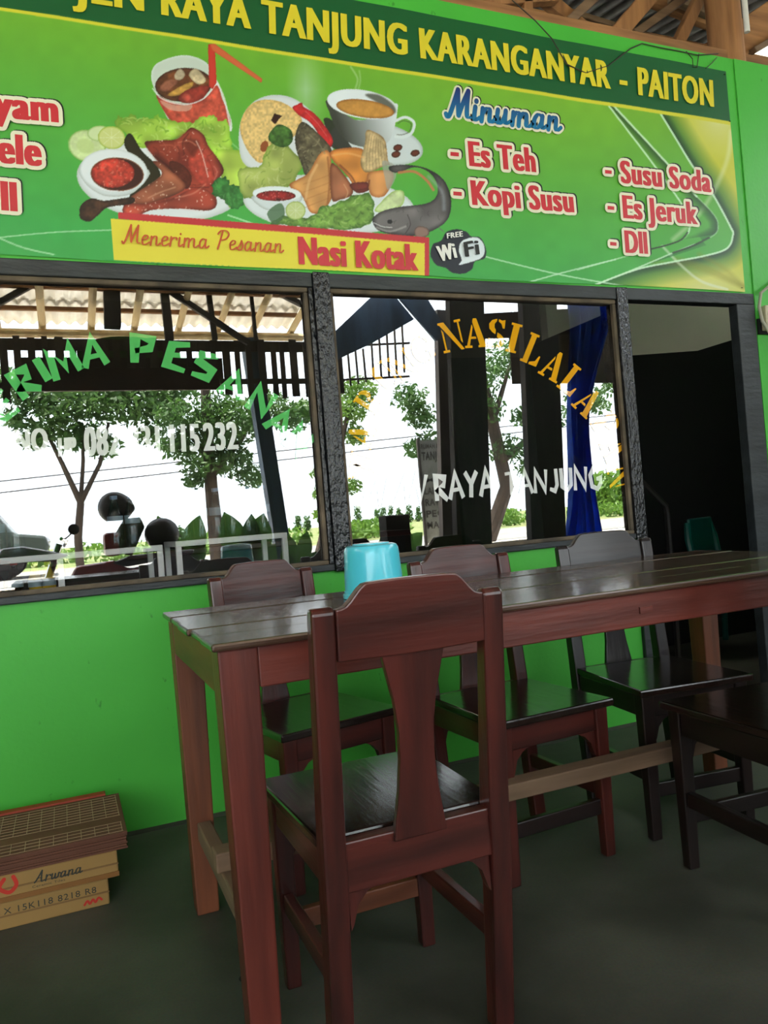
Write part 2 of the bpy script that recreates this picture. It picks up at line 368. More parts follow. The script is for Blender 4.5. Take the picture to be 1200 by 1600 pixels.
# timbers over the wall top, seen at the upper right
B().box((-1, .10, 3.095), (6.3, .20, 3.21)).build('wall_plate', 'roof_wood_x', ceil, bevel=.006)
def timber(a, b, wd, h, mat='roof_wood_y', name='rafter'):
    return B().beam(a, b, wd, h).build(name, mat, ceil, bevel=.005)
def strut(p, q, y, wd, mat='roof_wood_z', name='strut', ext=2.2):
    a_, b_ = W(*p, y), W(*q, y); d_ = b_-a_; return timber(tuple(a_-d_*.25), tuple(a_+d_*ext), .05, wd, mat, name)
strut((965, 52), (1010, 0), .30, .085); strut((1060, 66), (1091, 0), .34, .060); strut((1003, 45), (1057, 6), .42, .042, 'raw_wood_x', 'batten')
strut((1122, 86), (1200, 32), .28, .17, 'roof_wood_x', 'brace'); strut((905, 42), (854, 0), .36, .07); strut((893, 30), (925, 0), .30, .045, 'raw_wood_x', 'batten'); strut((822, 22), (822, 0), .30, .05, ext=6); strut((1180, 78), (1200, 66), .24, .03, 'raw_wood_x', 'batten')
strut((1060, 2), (1112, 24), .9, .05, 'raw_wood_x', 'batten', 1.0); strut((1030, 0), (1130, 40), 1.0, .12, 'roof_wood_x', 'tie_beam', 1.6); strut((740, 4), (800, 0), .30, .06)
timber((3.55, .02, 3.02), (4.4, .02, 3.02), .10, .045, 'raw_wood_x', 'batten')
timber((1.2, 1.3, 4.06), (5.4, 1.3, 4.06), .08, .10, 'roof_wood_x', 'purlin'); timber((1.2, 2.2, 4.2), (5.4, 2.2, 4.2), .08, .10, 'roof_wood_x', 'purlin')
timber((2.6, .5, 3.55), (3.5, .5, 3.47), .02, .03, 'raw_wood_x', 'batten')
B().tube([(3.335, .16, 3.06), (3.33, .16, 3.5), (3.32, .18, 4.1)], [.088, .085, .085], 14).build('king_post', 'roof_wood_z', ceil, smooth=True)
lampt = B().tube([(3.337, .03, 3.265), (3.335, .03, 3.75)], .014, 10).build('white_pipe', 'white_pvc', smooth=True)
tag(lampt, 'thin white plastic pipe hanging from the roof at the upper right corner', 'pipe')

# outside ground, road and field
gm = B()
prof = [(-5.3, -.06), (-6.5, .0), (-8.8, .40), (-9.3, .45)]
for (ya, za), (yb, zb) in zip(prof[:-1], prof[1:]):
    gm.add([(-16, ya, za), (24, ya, za), (24, yb, zb), (-16, yb, zb)], [(3, 2, 1, 0)])
struct(gm.build('ground', 'earth'), 'pale earth yard between the porch and the road')
struct(B().box((-40, -16.5, .40), (60, -9.3, .46)).build('road', 'asphalt'), 'pale grey road across the yard')
struct(B().box((-150, -160, .2), (170, -16.5, .44)).build('field', 'grass'), 'flat green field beyond the road')
struct(B().box((-60, -5.3, -.3), (-16, 30, -.08)).build('side_ground', 'earth'), 'bare earth at the left side of the house')
struct(B().box((-16, -5.3, -.3), (-4.5, 30, -.07)).build('side_yard', 'earth'), 'bare earth beside the porch')
struct(B().box((6.5, -5.3, -.3), (24, 30, -.07)).build('side_yard', 'earth'), 'bare earth beyond the right end of the porch')

# ============================================================ furniture
# ---- dining table
TX0, TX1, TY0, TY1, TZ = .235, 2.10, -1.372, -.625, .785
tb = thing('dining_table', 'long reddish brown wooden dining table with a worn plank top', 'table', ((TX0+TX1)/2, -1.0, 0))
ys = [TY0, -1.235, -1.095, -.945, -.79, TY1]
for i in range(5):
    dx = (.0, .003, -.004, .002, .0)[i]
    zt = TZ - (.0, .0008, .0, .0012, .0)[i]
    B().box((TX0+dx, ys[i]+.0009, TZ-.0152), (TX1-dx, ys[i+1]-.0009, zt)).build('plank', 'tabletop_wood', tb, bevel=.005)
LG = .075
for lx in (TX0+.012, TX1-.012-LG):
    for ly in (TY0+.014, TY1-.014-LG):
        lm = B(); t = .009
        v = [(lx+t, ly+t, 0), (lx+LG-t, ly+t, 0), (lx+LG-t, ly+LG-t, 0), (lx+t, ly+LG-t, 0), (lx, ly, TZ-.0152), (lx+LG, ly, TZ-.0152), (lx+LG, ly+LG, TZ-.0152), (lx, ly+LG, TZ-.0152)]
        lm.add(v, [(0,3,2,1),(4,5,6,7),(0,1,5,4),(1,2,6,5),(2,3,7,6),(3,0,4,7)]).build('leg', 'table_wood_z' if ly < -1 else 'orange_wood_z', tb, bevel=.004)
AZ0, AZ1 = .692, TZ-.0155
a0, a1 = TX0+.012+LG, TX1-.012-LG
B().box((a0, TY0+.018, AZ0), (a1, TY0+.044, AZ1)).build('apron', 'table_wood_x', tb, bevel=.003)
B().box((a0, TY1-.044, .722), (a1, TY1-.018, AZ1)).build('apron', 'table_wood_x', tb, bevel=.003)
for x in (TX0+.014, TX1-.040):
    B().box((x, TY0+.014+LG, AZ0-.01), (x+.026, TY1-.014-LG, AZ1)).build('apron', 'orange_wood_y', tb, bevel=.003)
sx = TX0+.036
for x in (sx, TX1-.036-.036):
    B().box((x, TY0+.02+LG-.006, .195), (x+.036, TY1-.02-LG+.006, .243)).build('side_stretcher', 'raw_wood_y', tb, bevel=.004)
B().box((sx-.010, -1.055, .2435), (TX1-.03, -.998, .286)).build('footrest', 'raw_wood_x', tb, bevel=.004)
B().box((1.21, TY0+.0145, .722), (1.246, TY0+.018, .737)).build('paper_scrap', 'table_wood_x', tb)

# ---- wooden chair: facing +y, origin on the floor under the seat centre
CW, CDp, SH = .366, .40, .440
def make_chair(label):
    t = thing('dining_chair', label, 'chair', (0, 0, 0), 0, 'matching dark wooden chairs around the long table')
    hw, hd = CW/2, CDp/2
    seat = [(-hw+.004, -hd+.028), (hw-.004, -hd+.028), (hw+.010, hd+.018), (-hw-.010, hd+.018)]
    B().prism(seat, .022, frZ(SH-.022)).build('seat', 'dark_seat_wood', t, False, bevel=.005)
    B().box((-hw+.042, hd-.030, SH-.088), (hw-.042, hd-.008, SH-.0225)).build('front_apron', 'varnished_wood_x', t, False, bevel=.003)
    B().box((-hw+.040, -hd-.004, SH-.092), (hw-.040, -hd+.024, SH-.004)).build('rear_apron', 'varnished_wood_x', t, False, bevel=.003)
    for s in (-1, 1):
        x0, x1 = sorted((s*(hw-.008), s*(hw-.032)))
        B().box((x0, -hd+.036, SH-.085), (x1, hd-.044, SH-.0225)).build('side_apron', 'varnished_wood_y', t, False, bevel=.003)
        x0, x1 = sorted((s*(hw-.002), s*(hw-.044)))
        # front leg, tapered
        B().add([(x0+.005, hd-.036, 0), (x1-.005, hd-.036, 0), (x1-.005, hd-.006, 0), (x0+.005, hd-.006, 0), (x0, hd-.042, SH-.0225), (x1, hd-.042, SH-.0225), (x1, hd, SH-.0225), (x0, hd, SH-.0225)],
                [(0,3,2,1),(4,5,6,7),(0,1,5,4),(1,2,6,5),(2,3,7,6),(3,0,4,7)]).build('leg', 'varnished_wood_z', t, False, bevel=.004)
        # rear leg running up into the back post, bent at the seat
        x0, x1 = sorted((s*hw, s*(hw-.042)))
        side = [(-hd+.034, 0), (-hd+.072, 0), (-hd+.038, SH-.09), (-hd+.028, SH+.02), (-hd-.022, .835), (-hd-.028, .846), (-hd-.044, .846), (-hd-.052, .838), (-hd-.016, SH+.02), (-hd-.008, SH-.10)]
        B().prism(side, x1-x0, frX(x0)).build('back_post', 'varnished_wood_z', t, False, bevel=.005)
        # curved corner bracket
        br = [(s*(hw-.044), SH-.0885), (s*(hw-.100), SH-.0885), (s*(hw-.078), SH-.099), (s*(hw-.060), SH-.118), (s*(hw-.050), SH-.15), (s*(hw-.044), SH-.16)]
        B().prism(br, .018, frY(hd-.030)).build('bracket', 'varnished_wood_z', t, False)
        B().prism(br, .018, frY(-hd+.004)).build('bracket', 'varnished_wood_z', t, False)
        x0, x1 = sorted((s*(hw-.012), s*(hw-.034)))
        B().box((x0, -hd+.032, .165), (x1, hd-.040, .205)).build('side_stretcher', 'varnished_wood_y', t, False, bevel=.003)
    B().box((-hw+.036, hd-.034, .118), (hw-.036, hd-.014, .160)).build('front_stretcher', 'orange_wood_x', t, False, bevel=.003)
    # crest rail with raised centre, tilted with the posts
    iw = hw-.0425
    yb = lambda z: -hd-.016 - (z-SH-.02)*.0925 - .0
    top = []
    for i in range(33):
        x = -iw + 2*iw*i/32; a = (iw-abs(x))
        k = min(1, max(0, (a-.010)/.048)); k = k*k*(3-2*k)
        top.append((x, .841 + .036*k + .006*(1-(x/iw)**2)))
    low = [(iw, .752), (iw*.5, .750), (0, .749), (-iw*.5, .750), (-iw, .752)]
    B().prism(low[::-1][:0] + top + low, .024, lambda u, v, q: (u, yb(v)-.004+q*1.0, v)).build('crest_rail', 'varnished_wood_x', t, False, bevel=.003)
    # vase-shaped splat
    prof = [(0, .052), (.10, .047), (.25, .039), (.42, .034), (.58, .034), (.74, .041), (.88, .052), (1, .061)]
    L = [(-wd, SH-.02+(.757-SH+.02)*k) for k, wd in prof]; R = [(wd, z) for (wd, z) in [(-x, z) for x, z in L]][::-1]
    B().prism([(x, z) for x, z in L][::-1] + R[::-1], .014, lambda u, v, q: (u, yb(max(v, SH))+.002+q, v)).build('splat', 'varnished_wood_z', t, False, bevel=.002)
    return t
chairs = [
    ('reddish brown wooden chair in front with its back to the viewer', (.553, -1.305), 0),
    ('wooden chair behind the table, leftmost of three against the green wall', (.640, -.520), 192),
    ('wooden chair behind the table, middle of three against the green wall', (1.180, -.805), 183),
    ('wooden chair behind the table, nearest the dark doorway', (1.705, -.808), 173),
    ('dark wooden chair at the right edge, on the near side of the table', (1.625, -1.345), -4.5),
]
c0 = make_chair(chairs[0][0])
for i, (lab, (x, y), a) in enumerate(chairs):
    c = c0 if i == 0 else copy_tree(c0)
    c.location = (x, y, 0); c.rotation_euler = (0, 0, math.radians(a)); c['label'] = lab
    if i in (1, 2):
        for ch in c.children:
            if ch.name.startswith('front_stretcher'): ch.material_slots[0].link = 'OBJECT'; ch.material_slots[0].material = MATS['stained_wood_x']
    if i in (3, 4):                       # two chairs near-black: shade is put into the wood colour
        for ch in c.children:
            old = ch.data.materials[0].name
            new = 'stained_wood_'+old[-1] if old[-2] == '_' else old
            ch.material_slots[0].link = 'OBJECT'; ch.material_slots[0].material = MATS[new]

# ---- a second table behind the viewer, towards the yard
t2 = thing('dining_table', 'second reddish brown dining table behind the viewer, mirrored low in the left window', 'table', (.55, -3.62, 0))
for i in range(4): B().box((-.35, -3.92+i*.15+.001, .715), (1.45, -3.92+(i+1)*.15-.001, .74)).build('plank', 'tabletop_wood', t2, bevel=.004)
for x in (-.33, 1.36):
    for y in (-3.905, -3.405): B().box((x, y, 0), (x+.07, y+.07, .715)).build('leg', 'table_wood_z', t2, bevel=.004)
for y in (-3.89, -3.365): B().box((-.26, y, .62), (1.36, y+.024, .7148)).build('apron', 'table_wood_x', t2, bevel=.003)

sbn = thing('light_baffle', 'long dark low added light-blocking bench behind the viewer', 'baffle', (3.4, -3.05, 0))  # unseen, added to keep low light off the floor and lower wall
for k in range(4): B().box((1.75+k*1.1, -3.2, 0), (2.85+k*1.1-.012, -2.88, .58)).build('baffle_panel', 'dark_wood_panel', sbn, bevel=.004)
B().box((1.72, -3.22, .5805), (6.16, -2.85, .61)).build('baffle_top', 'varnished_wood_x', sbn, bevel=.005)

# ---- turquoise plastic tub standing upside down on the table
tu = thing('plastic_tub', 'shiny turquoise plastic tub standing upside down on the table', 'tub', (.757, -.86, TZ))
R0 = .0815
B().lathe([(R0*.985, .0005), (R0*.985, .018), (R0*.955, .020), (R0*.94, .060), (R0*.90, .112), (R0*.885, .125), (R0*.83, .134), (R0*.72, .1375), (.0001, .1375)], 48, (.757, -.86, TZ)).build('body', 'turquoise_plastic', tu, smooth=True)
B().lathe([(R0*1.03, .0005), (R0*1.03, .010), (R0*1.0, .012), (R0*.99, .012)], 48, (.757, -.86, TZ)).build('rim', 'turquoise_plastic', tu, smooth=True)
B().lathe([(R0*.60, .1372), (R0*.60, .1405), (R0*.52, .141), (.0001, .141)], 40, (.757, -.86, TZ)).build('foot_ring', 'turquoise_plastic', tu, smooth=True)
for a in range(7):
    an = math.radians(-150+a*22)
    B().ball((.757+R0*.985*math.cos(an), -.86+R0*.985*math.sin(an), TZ+.010), .0035).build('rim_bump', 'turquoise_plastic', tu, smooth=True)

# ---- cartons and clay tiles at the left, against the wall
def carton(name, label, x0, x1, y0, y1, z0, z1, mat, rz=0):
    t = thing(name, label, 'box', ((x0+x1)/2, (y0+y1)/2, z0), rz)
    cx, cy = (x1-x0)/2, (y1-y0)/2
    n = 14; bulge = .006
    mb = B().box((-cx, -cy, 0), (cx, cy, z1-z0))
    mb.build('body', mat, t, False, bevel=.004)
    B().box((-cx-.0012, -cy-.0012, (z1-z0)*.47), (cx+.0012, cy+.0012, (z1-z0)*.53)).build('flap_seam', 'cardboard_dark', t, False)
    return t
bx1 = carton('carton', 'lowest flat cardboard carton with stamped black numbers, on the floor', -.36, .052, -.50, -.135, 0, .070, 'cardboard')
bx2 = carton('carton', 'middle flat cardboard carton with brown tape and a script brand name', -.345, .080, -.505, -.13, .0705, .143, 'cardboard')
tp = B().box((-.346, -.507, .073), (.0815, -.128, .086)).build('packing_tape', 'packing_tape', bx2)
for i in range(7):
    z0 = .1435 + i*.0068
    x0, x1, y0, y1 = -.30+RNG.uniform(-.003, .003), .108+RNG.uniform(-.004, .002), -.512+RNG.uniform(-.004, .004), -.155
    lab = 'topmost brown clay floor tile, ridged back facing up, on the cartons' if i == 6 else ('lowest brown clay tile of the stack, lying on the cartons', 'second brown clay tile from the bottom of the stack', 'third brown clay tile from the bottom of the stack', 'middle brown clay tile of the stack on the cartons', 'third brown clay tile from the top of the stack', 'second brown clay tile from the top of the stack')[i]
    t = thing('floor_tile', lab, 'tile', ((x0+x1)/2, (y0+y1)/2, z0), 0, 'stacked clay floor tiles')
    B().box((x0, y0, z0), (x1, y1, z0+.0060)).build('slab', 'clay_tile', t, bevel=.0012)
    B().box((x0+.004, y0+.004, z0+.0060), (x1-.004, y1-.004, z0+.0065)).build('back_face', 'clay_tile', t)
    if i == 6:
        rid = B(); zt = z0+.0065
        for (ya, yb2) in ((y0+.010, y0+.085), (y0+.145, y1-.022)):
            nx = 12
            for k in range(nx):
                x = x0+.012+(x1-x0-.024)*k/(nx-1); rid.box((x-.0009, ya, zt), (x+.0009, yb2, zt+.0012))
            ny = int((yb2-ya)/.024)+1
            for k in range(ny):
                y = ya+(yb2-ya)*k/(ny-1); rid.box((x0+.010, y-.0004, zt), (x1-.010, y+.0004, zt+.0010))
        rd = rid.build('back_ridges', 'clay_ridge', t)
tag(B().box((-.33, -.152, .144), (.072, -.118, .1955)).build('red_board', 'red_rim', bevel=.003), 'thin orange red board standing between the clay tiles and the green wall', 'board')
tag(B().box((-.34, -.13, 0), (.05, -.095, .1435)).build('board_prop', 'cardboard_dark', bevel=.003), 'folded cardboard piece tucked behind the carton stack', 'cardboard')

# ---- electrics beside the doorway
jb = thing('junction_box', 'cream plastic junction box on the green wall beside the doorway', 'junction box', (3.262, -.035, 1.745))
B().box((3.206, -.052, 1.748), (3.318, -.0185, 1.868)).build('cover', 'cream_plastic', jb, bevel=.006)
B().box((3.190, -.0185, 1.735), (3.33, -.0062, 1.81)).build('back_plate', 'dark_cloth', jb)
tag(B().tube([(3.45, -.03, 2.06), (3.30, -.036, 1.99), (3.20, -.038, 1.93), (3.178, -.040, 1.86), (3.185, -.045, 1.79), (3.225, -.06, 1.71), (3.29, -.03, 1.61), (3.36, -.012, 1.52)], .0075, 8).build('electric_cable', 'cable_grey', smooth=True), 'pale grey electric cable looping down past the junction box', 'cable')
def wire(pts, r, label):
    tag(B().tube(pts, r, 6).build('thin_wire', 'cable_dark', smooth=True), label, 'wire')
P = lambda x, y, d=-.012: tuple(W(x, y, d))
wire([P(800, 0, -.03), P(836, 32, -.02), P(862, 60, -.03), P(885, 100, -.02), P(915, 114), P(950, 103), P(985, 76), P(1003, 68, -.004)], .0028, 'thin dark wire sagging across the top of the banner lettering')
wire([P(1003, 68, -.004), P(1030, 74), P(1062, 80, -.004), P(1090, 86), P(1122, 84, -.004)], .0025, 'thin dark wire along the top edge of the green wall')
wire([P(1072, 80, -.006), P(1082, 92), P(1083, 105), P(1089, 105), P(1092, 84, -.006)], .0022, 'small loop of dark wire hanging at the banner corner')
wire([P(1120, 90, -.006), P(1113, 98), P(1103, 107, -.008)], .0022, 'short dark wire end beside the small wire loop at the banner corner')

# ============================================================ inside the room
pb = W(978, 556, 1.3)
pp = [tuple(W(a, b, 1.3)[[0, 2]]) for a, b in ((978, 556), (1090, 548), (1148, 530))]
poly = [(2.2, 0), (5.2, 0), (5.2, pp[2][1]+.10)] + [pp[2], pp[1], pp[0]] + [(2.2, pp[0][1]-.02)]
tag(B().prism(poly, .04, frY(1.3)).build('cloth_partition', 'dark_cloth'), 'black cloth partition with a sloping top edge inside the doorway', 'partition')
tag(B().tube([(3.00, .9, 1.27), (3.08, .9, 1.19), (3.36, .9, .93), (3.365, .9, .88), (3.36, .9, .0)], .018, 8).build('handrail', 'dark_wood_panel', smooth=True), 'dark slanted handrail just inside the doorway', 'handrail')
pc = thing('plastic_chair', 'teal plastic chair in the shade beyond the doorway', 'chair', (3.93, .95, 0), math.radians(20))
B().box((-.20, -.20, .42), (.20, .20, .445)).build('seat', 'teal_plastic', pc, False, bevel=.01)
for s in (-1, 1):
    for q in (-1, 1):
        B().tube([(s*.20, q*.20, 0), (s*.175, q*.175, .42)], .02, 8).build('leg', 'teal_plastic', pc, False)
    B().tube([(s*.18, .17, .44), (s*.185, .21, .70), (s*.15, .225, .80)], .022, 8).build('back_post', 'teal_plastic', pc, False, smooth=True)
B().box((-.16, .205, .60), (.16, .225, .83)).build('backrest', 'teal_plastic', pc, False, bevel=.01)
cb = thing('serving_counter', 'long dark wooden counter deep inside the room', 'counter', (.9, 2.6, 0))
B().box((-1.5, 2.4, 0), (2.3, 2.9, .86)).build('body', 'dark_wood_panel', cb); B().box((-1.55, 2.36, .86), (2.35, 2.95, .90)).build('top', 'varnished_wood_x', cb, bevel=.006)

# display cases of white aluminium behind the left window
def case(name, label, x0, x1, y0, y1, z0, z1):
    t = thing(name, label, 'display case', ((x0+x1)/2, (y0+y1)/2, z0)); r = .011
    for x in (x0, x1):
        for y in (y0, y1): B().box((x-r, y-r, z0), (x+r, y+r, z1-2*r)).build('post', 'white_aluminium', t, bevel=.002)
    for z in (z1-r, z0+.75):
        for y in (y0, y1): B().box((x0+r*(z < z1-.1)-r*(z > z1-.1), y-r, z-r), (x1+r*(z > z1-.1)-r*(z < z1-.1), y+r, z+r)).build('rail', 'white_aluminium', t, bevel=.002)
        for x in (x0, x1): B().box((x-r, y0+r, z-r), (x+r, y1-r, z+r)).build('rail', 'white_aluminium', t, bevel=.002)
    B().box((x0+r, y0+r, z0+.762), (x1-r, y1-r, z0+.768)).build('shelf', 'case_glass', t)
    B().box((x0-r, y0-r, z1+.0005), (x1+r, y1+r, z1+.005)).build('top_glass', 'case_glass', t)
    return t
case('display_case', 'white aluminium framed glass display case behind the left end of the window', -.50, .345, .31, .68, 0, .957)
case('display_case', 'narrow white aluminium display case beside the first one inside the window', .415, .838, .31, .66, 0, .965)
case_mid = tag(B().box((-.021, .288, 0), (.001, .298, .935)).build('aluminium_strut', 'white_aluminium', bevel=.002), 'single white aluminium upright standing before the larger display case', 'strut')
glass_mat('bottle_clear', .06, (.80, .92, .95, 1))
flat('cola', srgb(44, 18, 14), .15); flat('yellow_drink', srgb(190, 160, 40), .15); flat('bottle_label', srgb(150, 170, 180), .4); flat('bottle_cap', srgb(120, 150, 180), .4)
def bottle(x, y, z, mat, cap, label, group, h=.20, r=.030):
    t = thing('drink_bottle', label, 'bottle', (x, y, z), 0, group)
    B().lathe([(r*.9, 0), (r, .008), (r, h*.30), (r*.93, h*.36), (r, h*.42), (r, h*.62), (r*.55, h*.82), (r*.42, h*.88), (r*.42, h*.93)], 14).build('body', mat, t, False, smooth=True)
    B().lathe([(r*1.01, h*.44), (r*1.012, h*.60)], 14).build('label_band', 'bottle_label', t, False, smooth=True)
    B().lathe([(r*.48, h*.93), (r*.48, h*1.0)], 12).build('cap', cap, t, False)
zt = .9625
for i, x in enumerate((-.22, -.155, .20, .265)):
    bottle(x, .44, zt, 'bottle_clear', 'bottle_cap', ['first', 'second', 'third', 'fourth', 'fifth', 'sixth'][i]+' clear water bottle from the left on top of the larger display case', 'water bottles on the larger display case')
for i, x in enumerate((.47, .535, .60, .665, .73, .795)):
    bottle(x, .46, .9705, 'bottle_clear', 'bottle_cap', ['first', 'second', 'third', 'fourth', 'fifth', 'sixth'][i]+' clear water bottle from the left on top of the narrow display case', 'water bottles on the narrow display case')
for i, x in enumerate((-.235, -.17)):
    bottle(x, .42, .769, 'cola', 'box_ink_red', ('outer', 'inner')[i]+' dark cola bottle on the shelf of the larger display case', 'cola bottles in the display case', .17, .028)
for i, x in enumerate((-.10, -.055)):
    bottle(x, .42, .769, 'yellow_drink', 'print_yellow', ('nearer', 'farther')[i]+' yellow drink bottle beside the dark cola bottles in the display case', 'yellow bottles in the display case', .16, .026)

# ============================================================ printed banner
BX0, BX1, BZ0, BZ1 = -.72, 3.132, 1.946, 3.018
SS = 2; CWX, CHY, OX, OY = 1500, 500, 310, 30           # canvas of the print: 1500 x 500 units at 2x, offset so the left part that runs on is kept
H_, W_ = CHY*SS, CWX*SS
yy, xx = np.mgrid[0:H_, 0:W_].astype(np.float32)
PXX, PYY = xx/SS-OX, yy/SS-OY
def vnoise(cell, seed, sy=1.0):
    r = np.random.default_rng(seed); gx, gy = int(W_/cell)+3, int(H_/(cell*sy))+3
    g = r.random((gy, gx)).astype(np.float32); X, Y = xx/cell, yy/(cell*sy)
    i, j = X.astype(int), Y.astype(int); a, b = X-i, Y-j; a = a*a*(3-2*a); b = b*b*(3-2*b)
    return (g[j, i]*(1-a)+g[j, i+1]*a)*(1-b)+(g[j+1, i]*(1-a)+g[j+1, i+1]*a)*b
N1, N2, N3 = vnoise(6, 1), vnoise(14, 2), vnoise(36, 3)
FB1 = .5*N2+.3*N1+.2*N3
cv = np.zeros((H_, W_, 3), np.float32)
C3 = lambda *c: np.array(c, np.float32)/255
def smooth_poly(pts, n=8, closed=True):
    P = np.array(pts, float); k = len(P); out = []
    for i in range(k if closed else k-1):
        if closed: p0, p1, p2, p3 = P[i-1], P[i], P[(i+1) % k], P[(i+2) % k]
        else: p0, p1, p2, p3 = P[max(i-1, 0)], P[i], P[i+1], P[min(i+2, k-1)]
        for t in np.linspace(0, 1, n, endpoint=False):
            out.append(.5*((2*p1)+(-p0+p2)*t+(2*p0-5*p1+4*p2-p3)*t*t+(-p0+3*p1-3*p2+p3)*t**3))
    if not closed: out.append(P[-1])
    return np.array(out)
def window(P, pad=2):
    x0 = max(0, int((P[:, 0].min()+OX-pad)*SS)); x1 = min(W_, int((P[:, 0].max()+OX+pad)*SS)+1)
    y0 = max(0, int((P[:, 1].min()+OY-pad)*SS)); y1 = min(H_, int((P[:, 1].max()+OY+pad)*SS)+1)
    return slice(y0, y1), slice(x0, x1)
def inside(P, sl):
    X, Y = PXX[sl], PYY[sl]; m = np.zeros(X.shape, bool); k = len(P)
    for i in range(k):
        (xa, ya), (xb, yb) = P[i], P[(i+1) % k]
        if ya == yb: continue
        c = (ya > Y) != (yb > Y); m ^= c & (X < (xb-xa)*(Y-ya)/(yb-ya)+xa)
    return m.astype(np.float32)
def blur(a, r):
    r = max(1, int(r*SS))
    for ax in (0, 1):
        for _ in range(2):
            c = np.cumsum(np.pad(a, [(r+1, r) if k == ax else (0, 0) for k in (0, 1)], mode='constant'), axis=ax)
            a = (np.take(c, range(2*r+1, c.shape[ax]), ax)-np.take(c, range(0, c.shape[ax]-2*r-1), ax))/(2*r+1)
    return a
def mixin(sl, m, colr): cv[sl] = cv[sl]*(1-m[..., None])+colr*m[..., None]
def paint(pts, c, c_edge=None, vol=0, noise=0, nz=None, alpha=1.0, feather=0, curve=True, n=8):
    """flat area of print; vol rounds it from c_edge at the rim to c inside, noise mottles it"""
    P = smooth_poly(pts, n) if curve else np.array(pts, float)
    sl = window(P, 2+feather*2); m = inside(P, sl)
    colr = np.broadcast_to(np.array(c, np.float32), m.shape+(3,)).copy()
    if c_edge is not None:
        v = np.clip((blur(m, vol)-.45)/.5, 0, 1)[..., None]; colr = colr*v+np.array(c_edge, np.float32)*(1-v)
    if noise:
        q = (FB1 if nz is None else nz)[sl][..., None]; colr = np.clip(colr*(1+noise*(q-.5)*2), 0, 1)
    if feather: m = blur(m, feather)
    mixin(sl, m*alpha, colr)
def frill(pts, amp, seed, n=10):
    P = smooth_poly(pts, n); g = np.random.default_rng(seed); k = len(P); T = np.roll(P, -1, 0)-np.roll(P, 1, 0); T /= np.linalg.norm(T, axis=1)[:, None]+1e-9
    w = np.repeat(g.normal(size=k//2+1), 2)[:k]*.6+np.sin(np.arange(k)*1.7+seed)*.7
    return P+np.stack([-T[:, 1], T[:, 0]], 1)*(w*amp)[:, None]
def veins(pts, n, c, wd, seed, alpha=.5, length=(4, 14)):
    P = np.array(pts, float); g = np.random.default_rng(seed); c0 = P.mean(0)
    for _ in range(n):
        q = P[g.integers(len(P))]*(r := g.uniform(.15, .9))+P[g.integers(len(P))]*(1-r); a = math.atan2(q[1]-c0[1], q[0]-c0[0])+g.normal()*.7; L = g.uniform(*length)
        m_ = q+np.array([math.cos(a+.3), math.sin(a+.3)])*L*.5; e_ = q+np.array([math.cos(a), math.sin(a)])*L
        if inside(P, (slice(int((e_[1]+OY)*SS), int((e_[1]+OY)*SS)+1), slice(int((e_[0]+OX)*SS), int((e_[0]+OX)*SS)+1))).sum() and inside(P, (slice(int((q[1]+OY)*SS), int((q[1]+OY)*SS)+1), slice(int((q[0]+OX)*SS), int((q[0]+OX)*SS)+1))).sum():
            line([q, m_, e_], wd, c, alpha, soft=1.2)
def ell(cx, cy, rx, ry, a=0, k=28):
    t = np.linspace(0, 2*math.pi, k, endpoint=False); a = math.radians(a)
    return [(cx+rx*math.cos(q)*math.cos(a)-ry*math.sin(q)*math.sin(a), cy+rx*math.cos(q)*math.sin(a)+ry*math.sin(q)*math.cos(a)) for q in t]
def polydist(P, sl):
    X, Y = PXX[sl], PYY[sl]; d = np.full(X.shape, 1e9, np.float32)
    for (xa, ya), (xb, yb) in zip(P[:-1], P[1:]):
        dx, dy = xb-xa, yb-ya; t = np.clip(((X-xa)*dx+(Y-ya)*dy)/(dx*dx+dy*dy+1e-9), 0, 1)
        d = np.minimum(d, np.hypot(X-xa-t*dx, Y-ya-t*dy))
    return d
def line(pts, wd, c, alpha=1.0, curve=True, soft=.5):
    P = smooth_poly(pts, 8, False) if curve else np.array(pts, float)
    sl = window(P, wd+2); mixin(sl, np.clip((wd/2-polydist(P, sl))/soft+.5, 0, 1)*alpha, np.array(c, np.float32))
def specks(poly, n, c, r=(.5, 1.4), seed=0, alpha=.8):
    P = np.array(poly, float); g = np.random.default_rng(seed); k = 0
    while k < n:
        x, y = g.uniform(P[:, 0].min(), P[:, 0].max()), g.uniform(P[:, 1].min(), P[:, 1].max())
        i, j = int((y+OY)*SS), int((x+OX)*SS); k += 1
        ok = False
        for q in range(len(P)):
            (xa, ya), (xb, yb) = P[q], P[(q+1) % len(P)]
            if (ya > y) != (yb > y) and x < (xb-xa)*(y-ya)/(yb-ya)+xa: ok = not ok
        if ok: paint(ell(x, y, g.uniform(*r)*1.6, g.uniform(*r), g.uniform(0, 180), 8), c, alpha=alpha, curve=False)
# field colours
t = np.clip((PYY-(12+.156*PXX))/330, 0, 1)[..., None]
cv[:] = C3(118, 178, 48)*(1-t)+C3(62, 170, 76)*t
e = np.exp(-((PXX-860)/260)**2-((PYY-130)/120)**2)[..., None]; cv[:] = cv*(1-.35*e)+C3(150, 196, 50)*.35*e
cv[:] *= (1+.05*(N3-.5))[..., None]
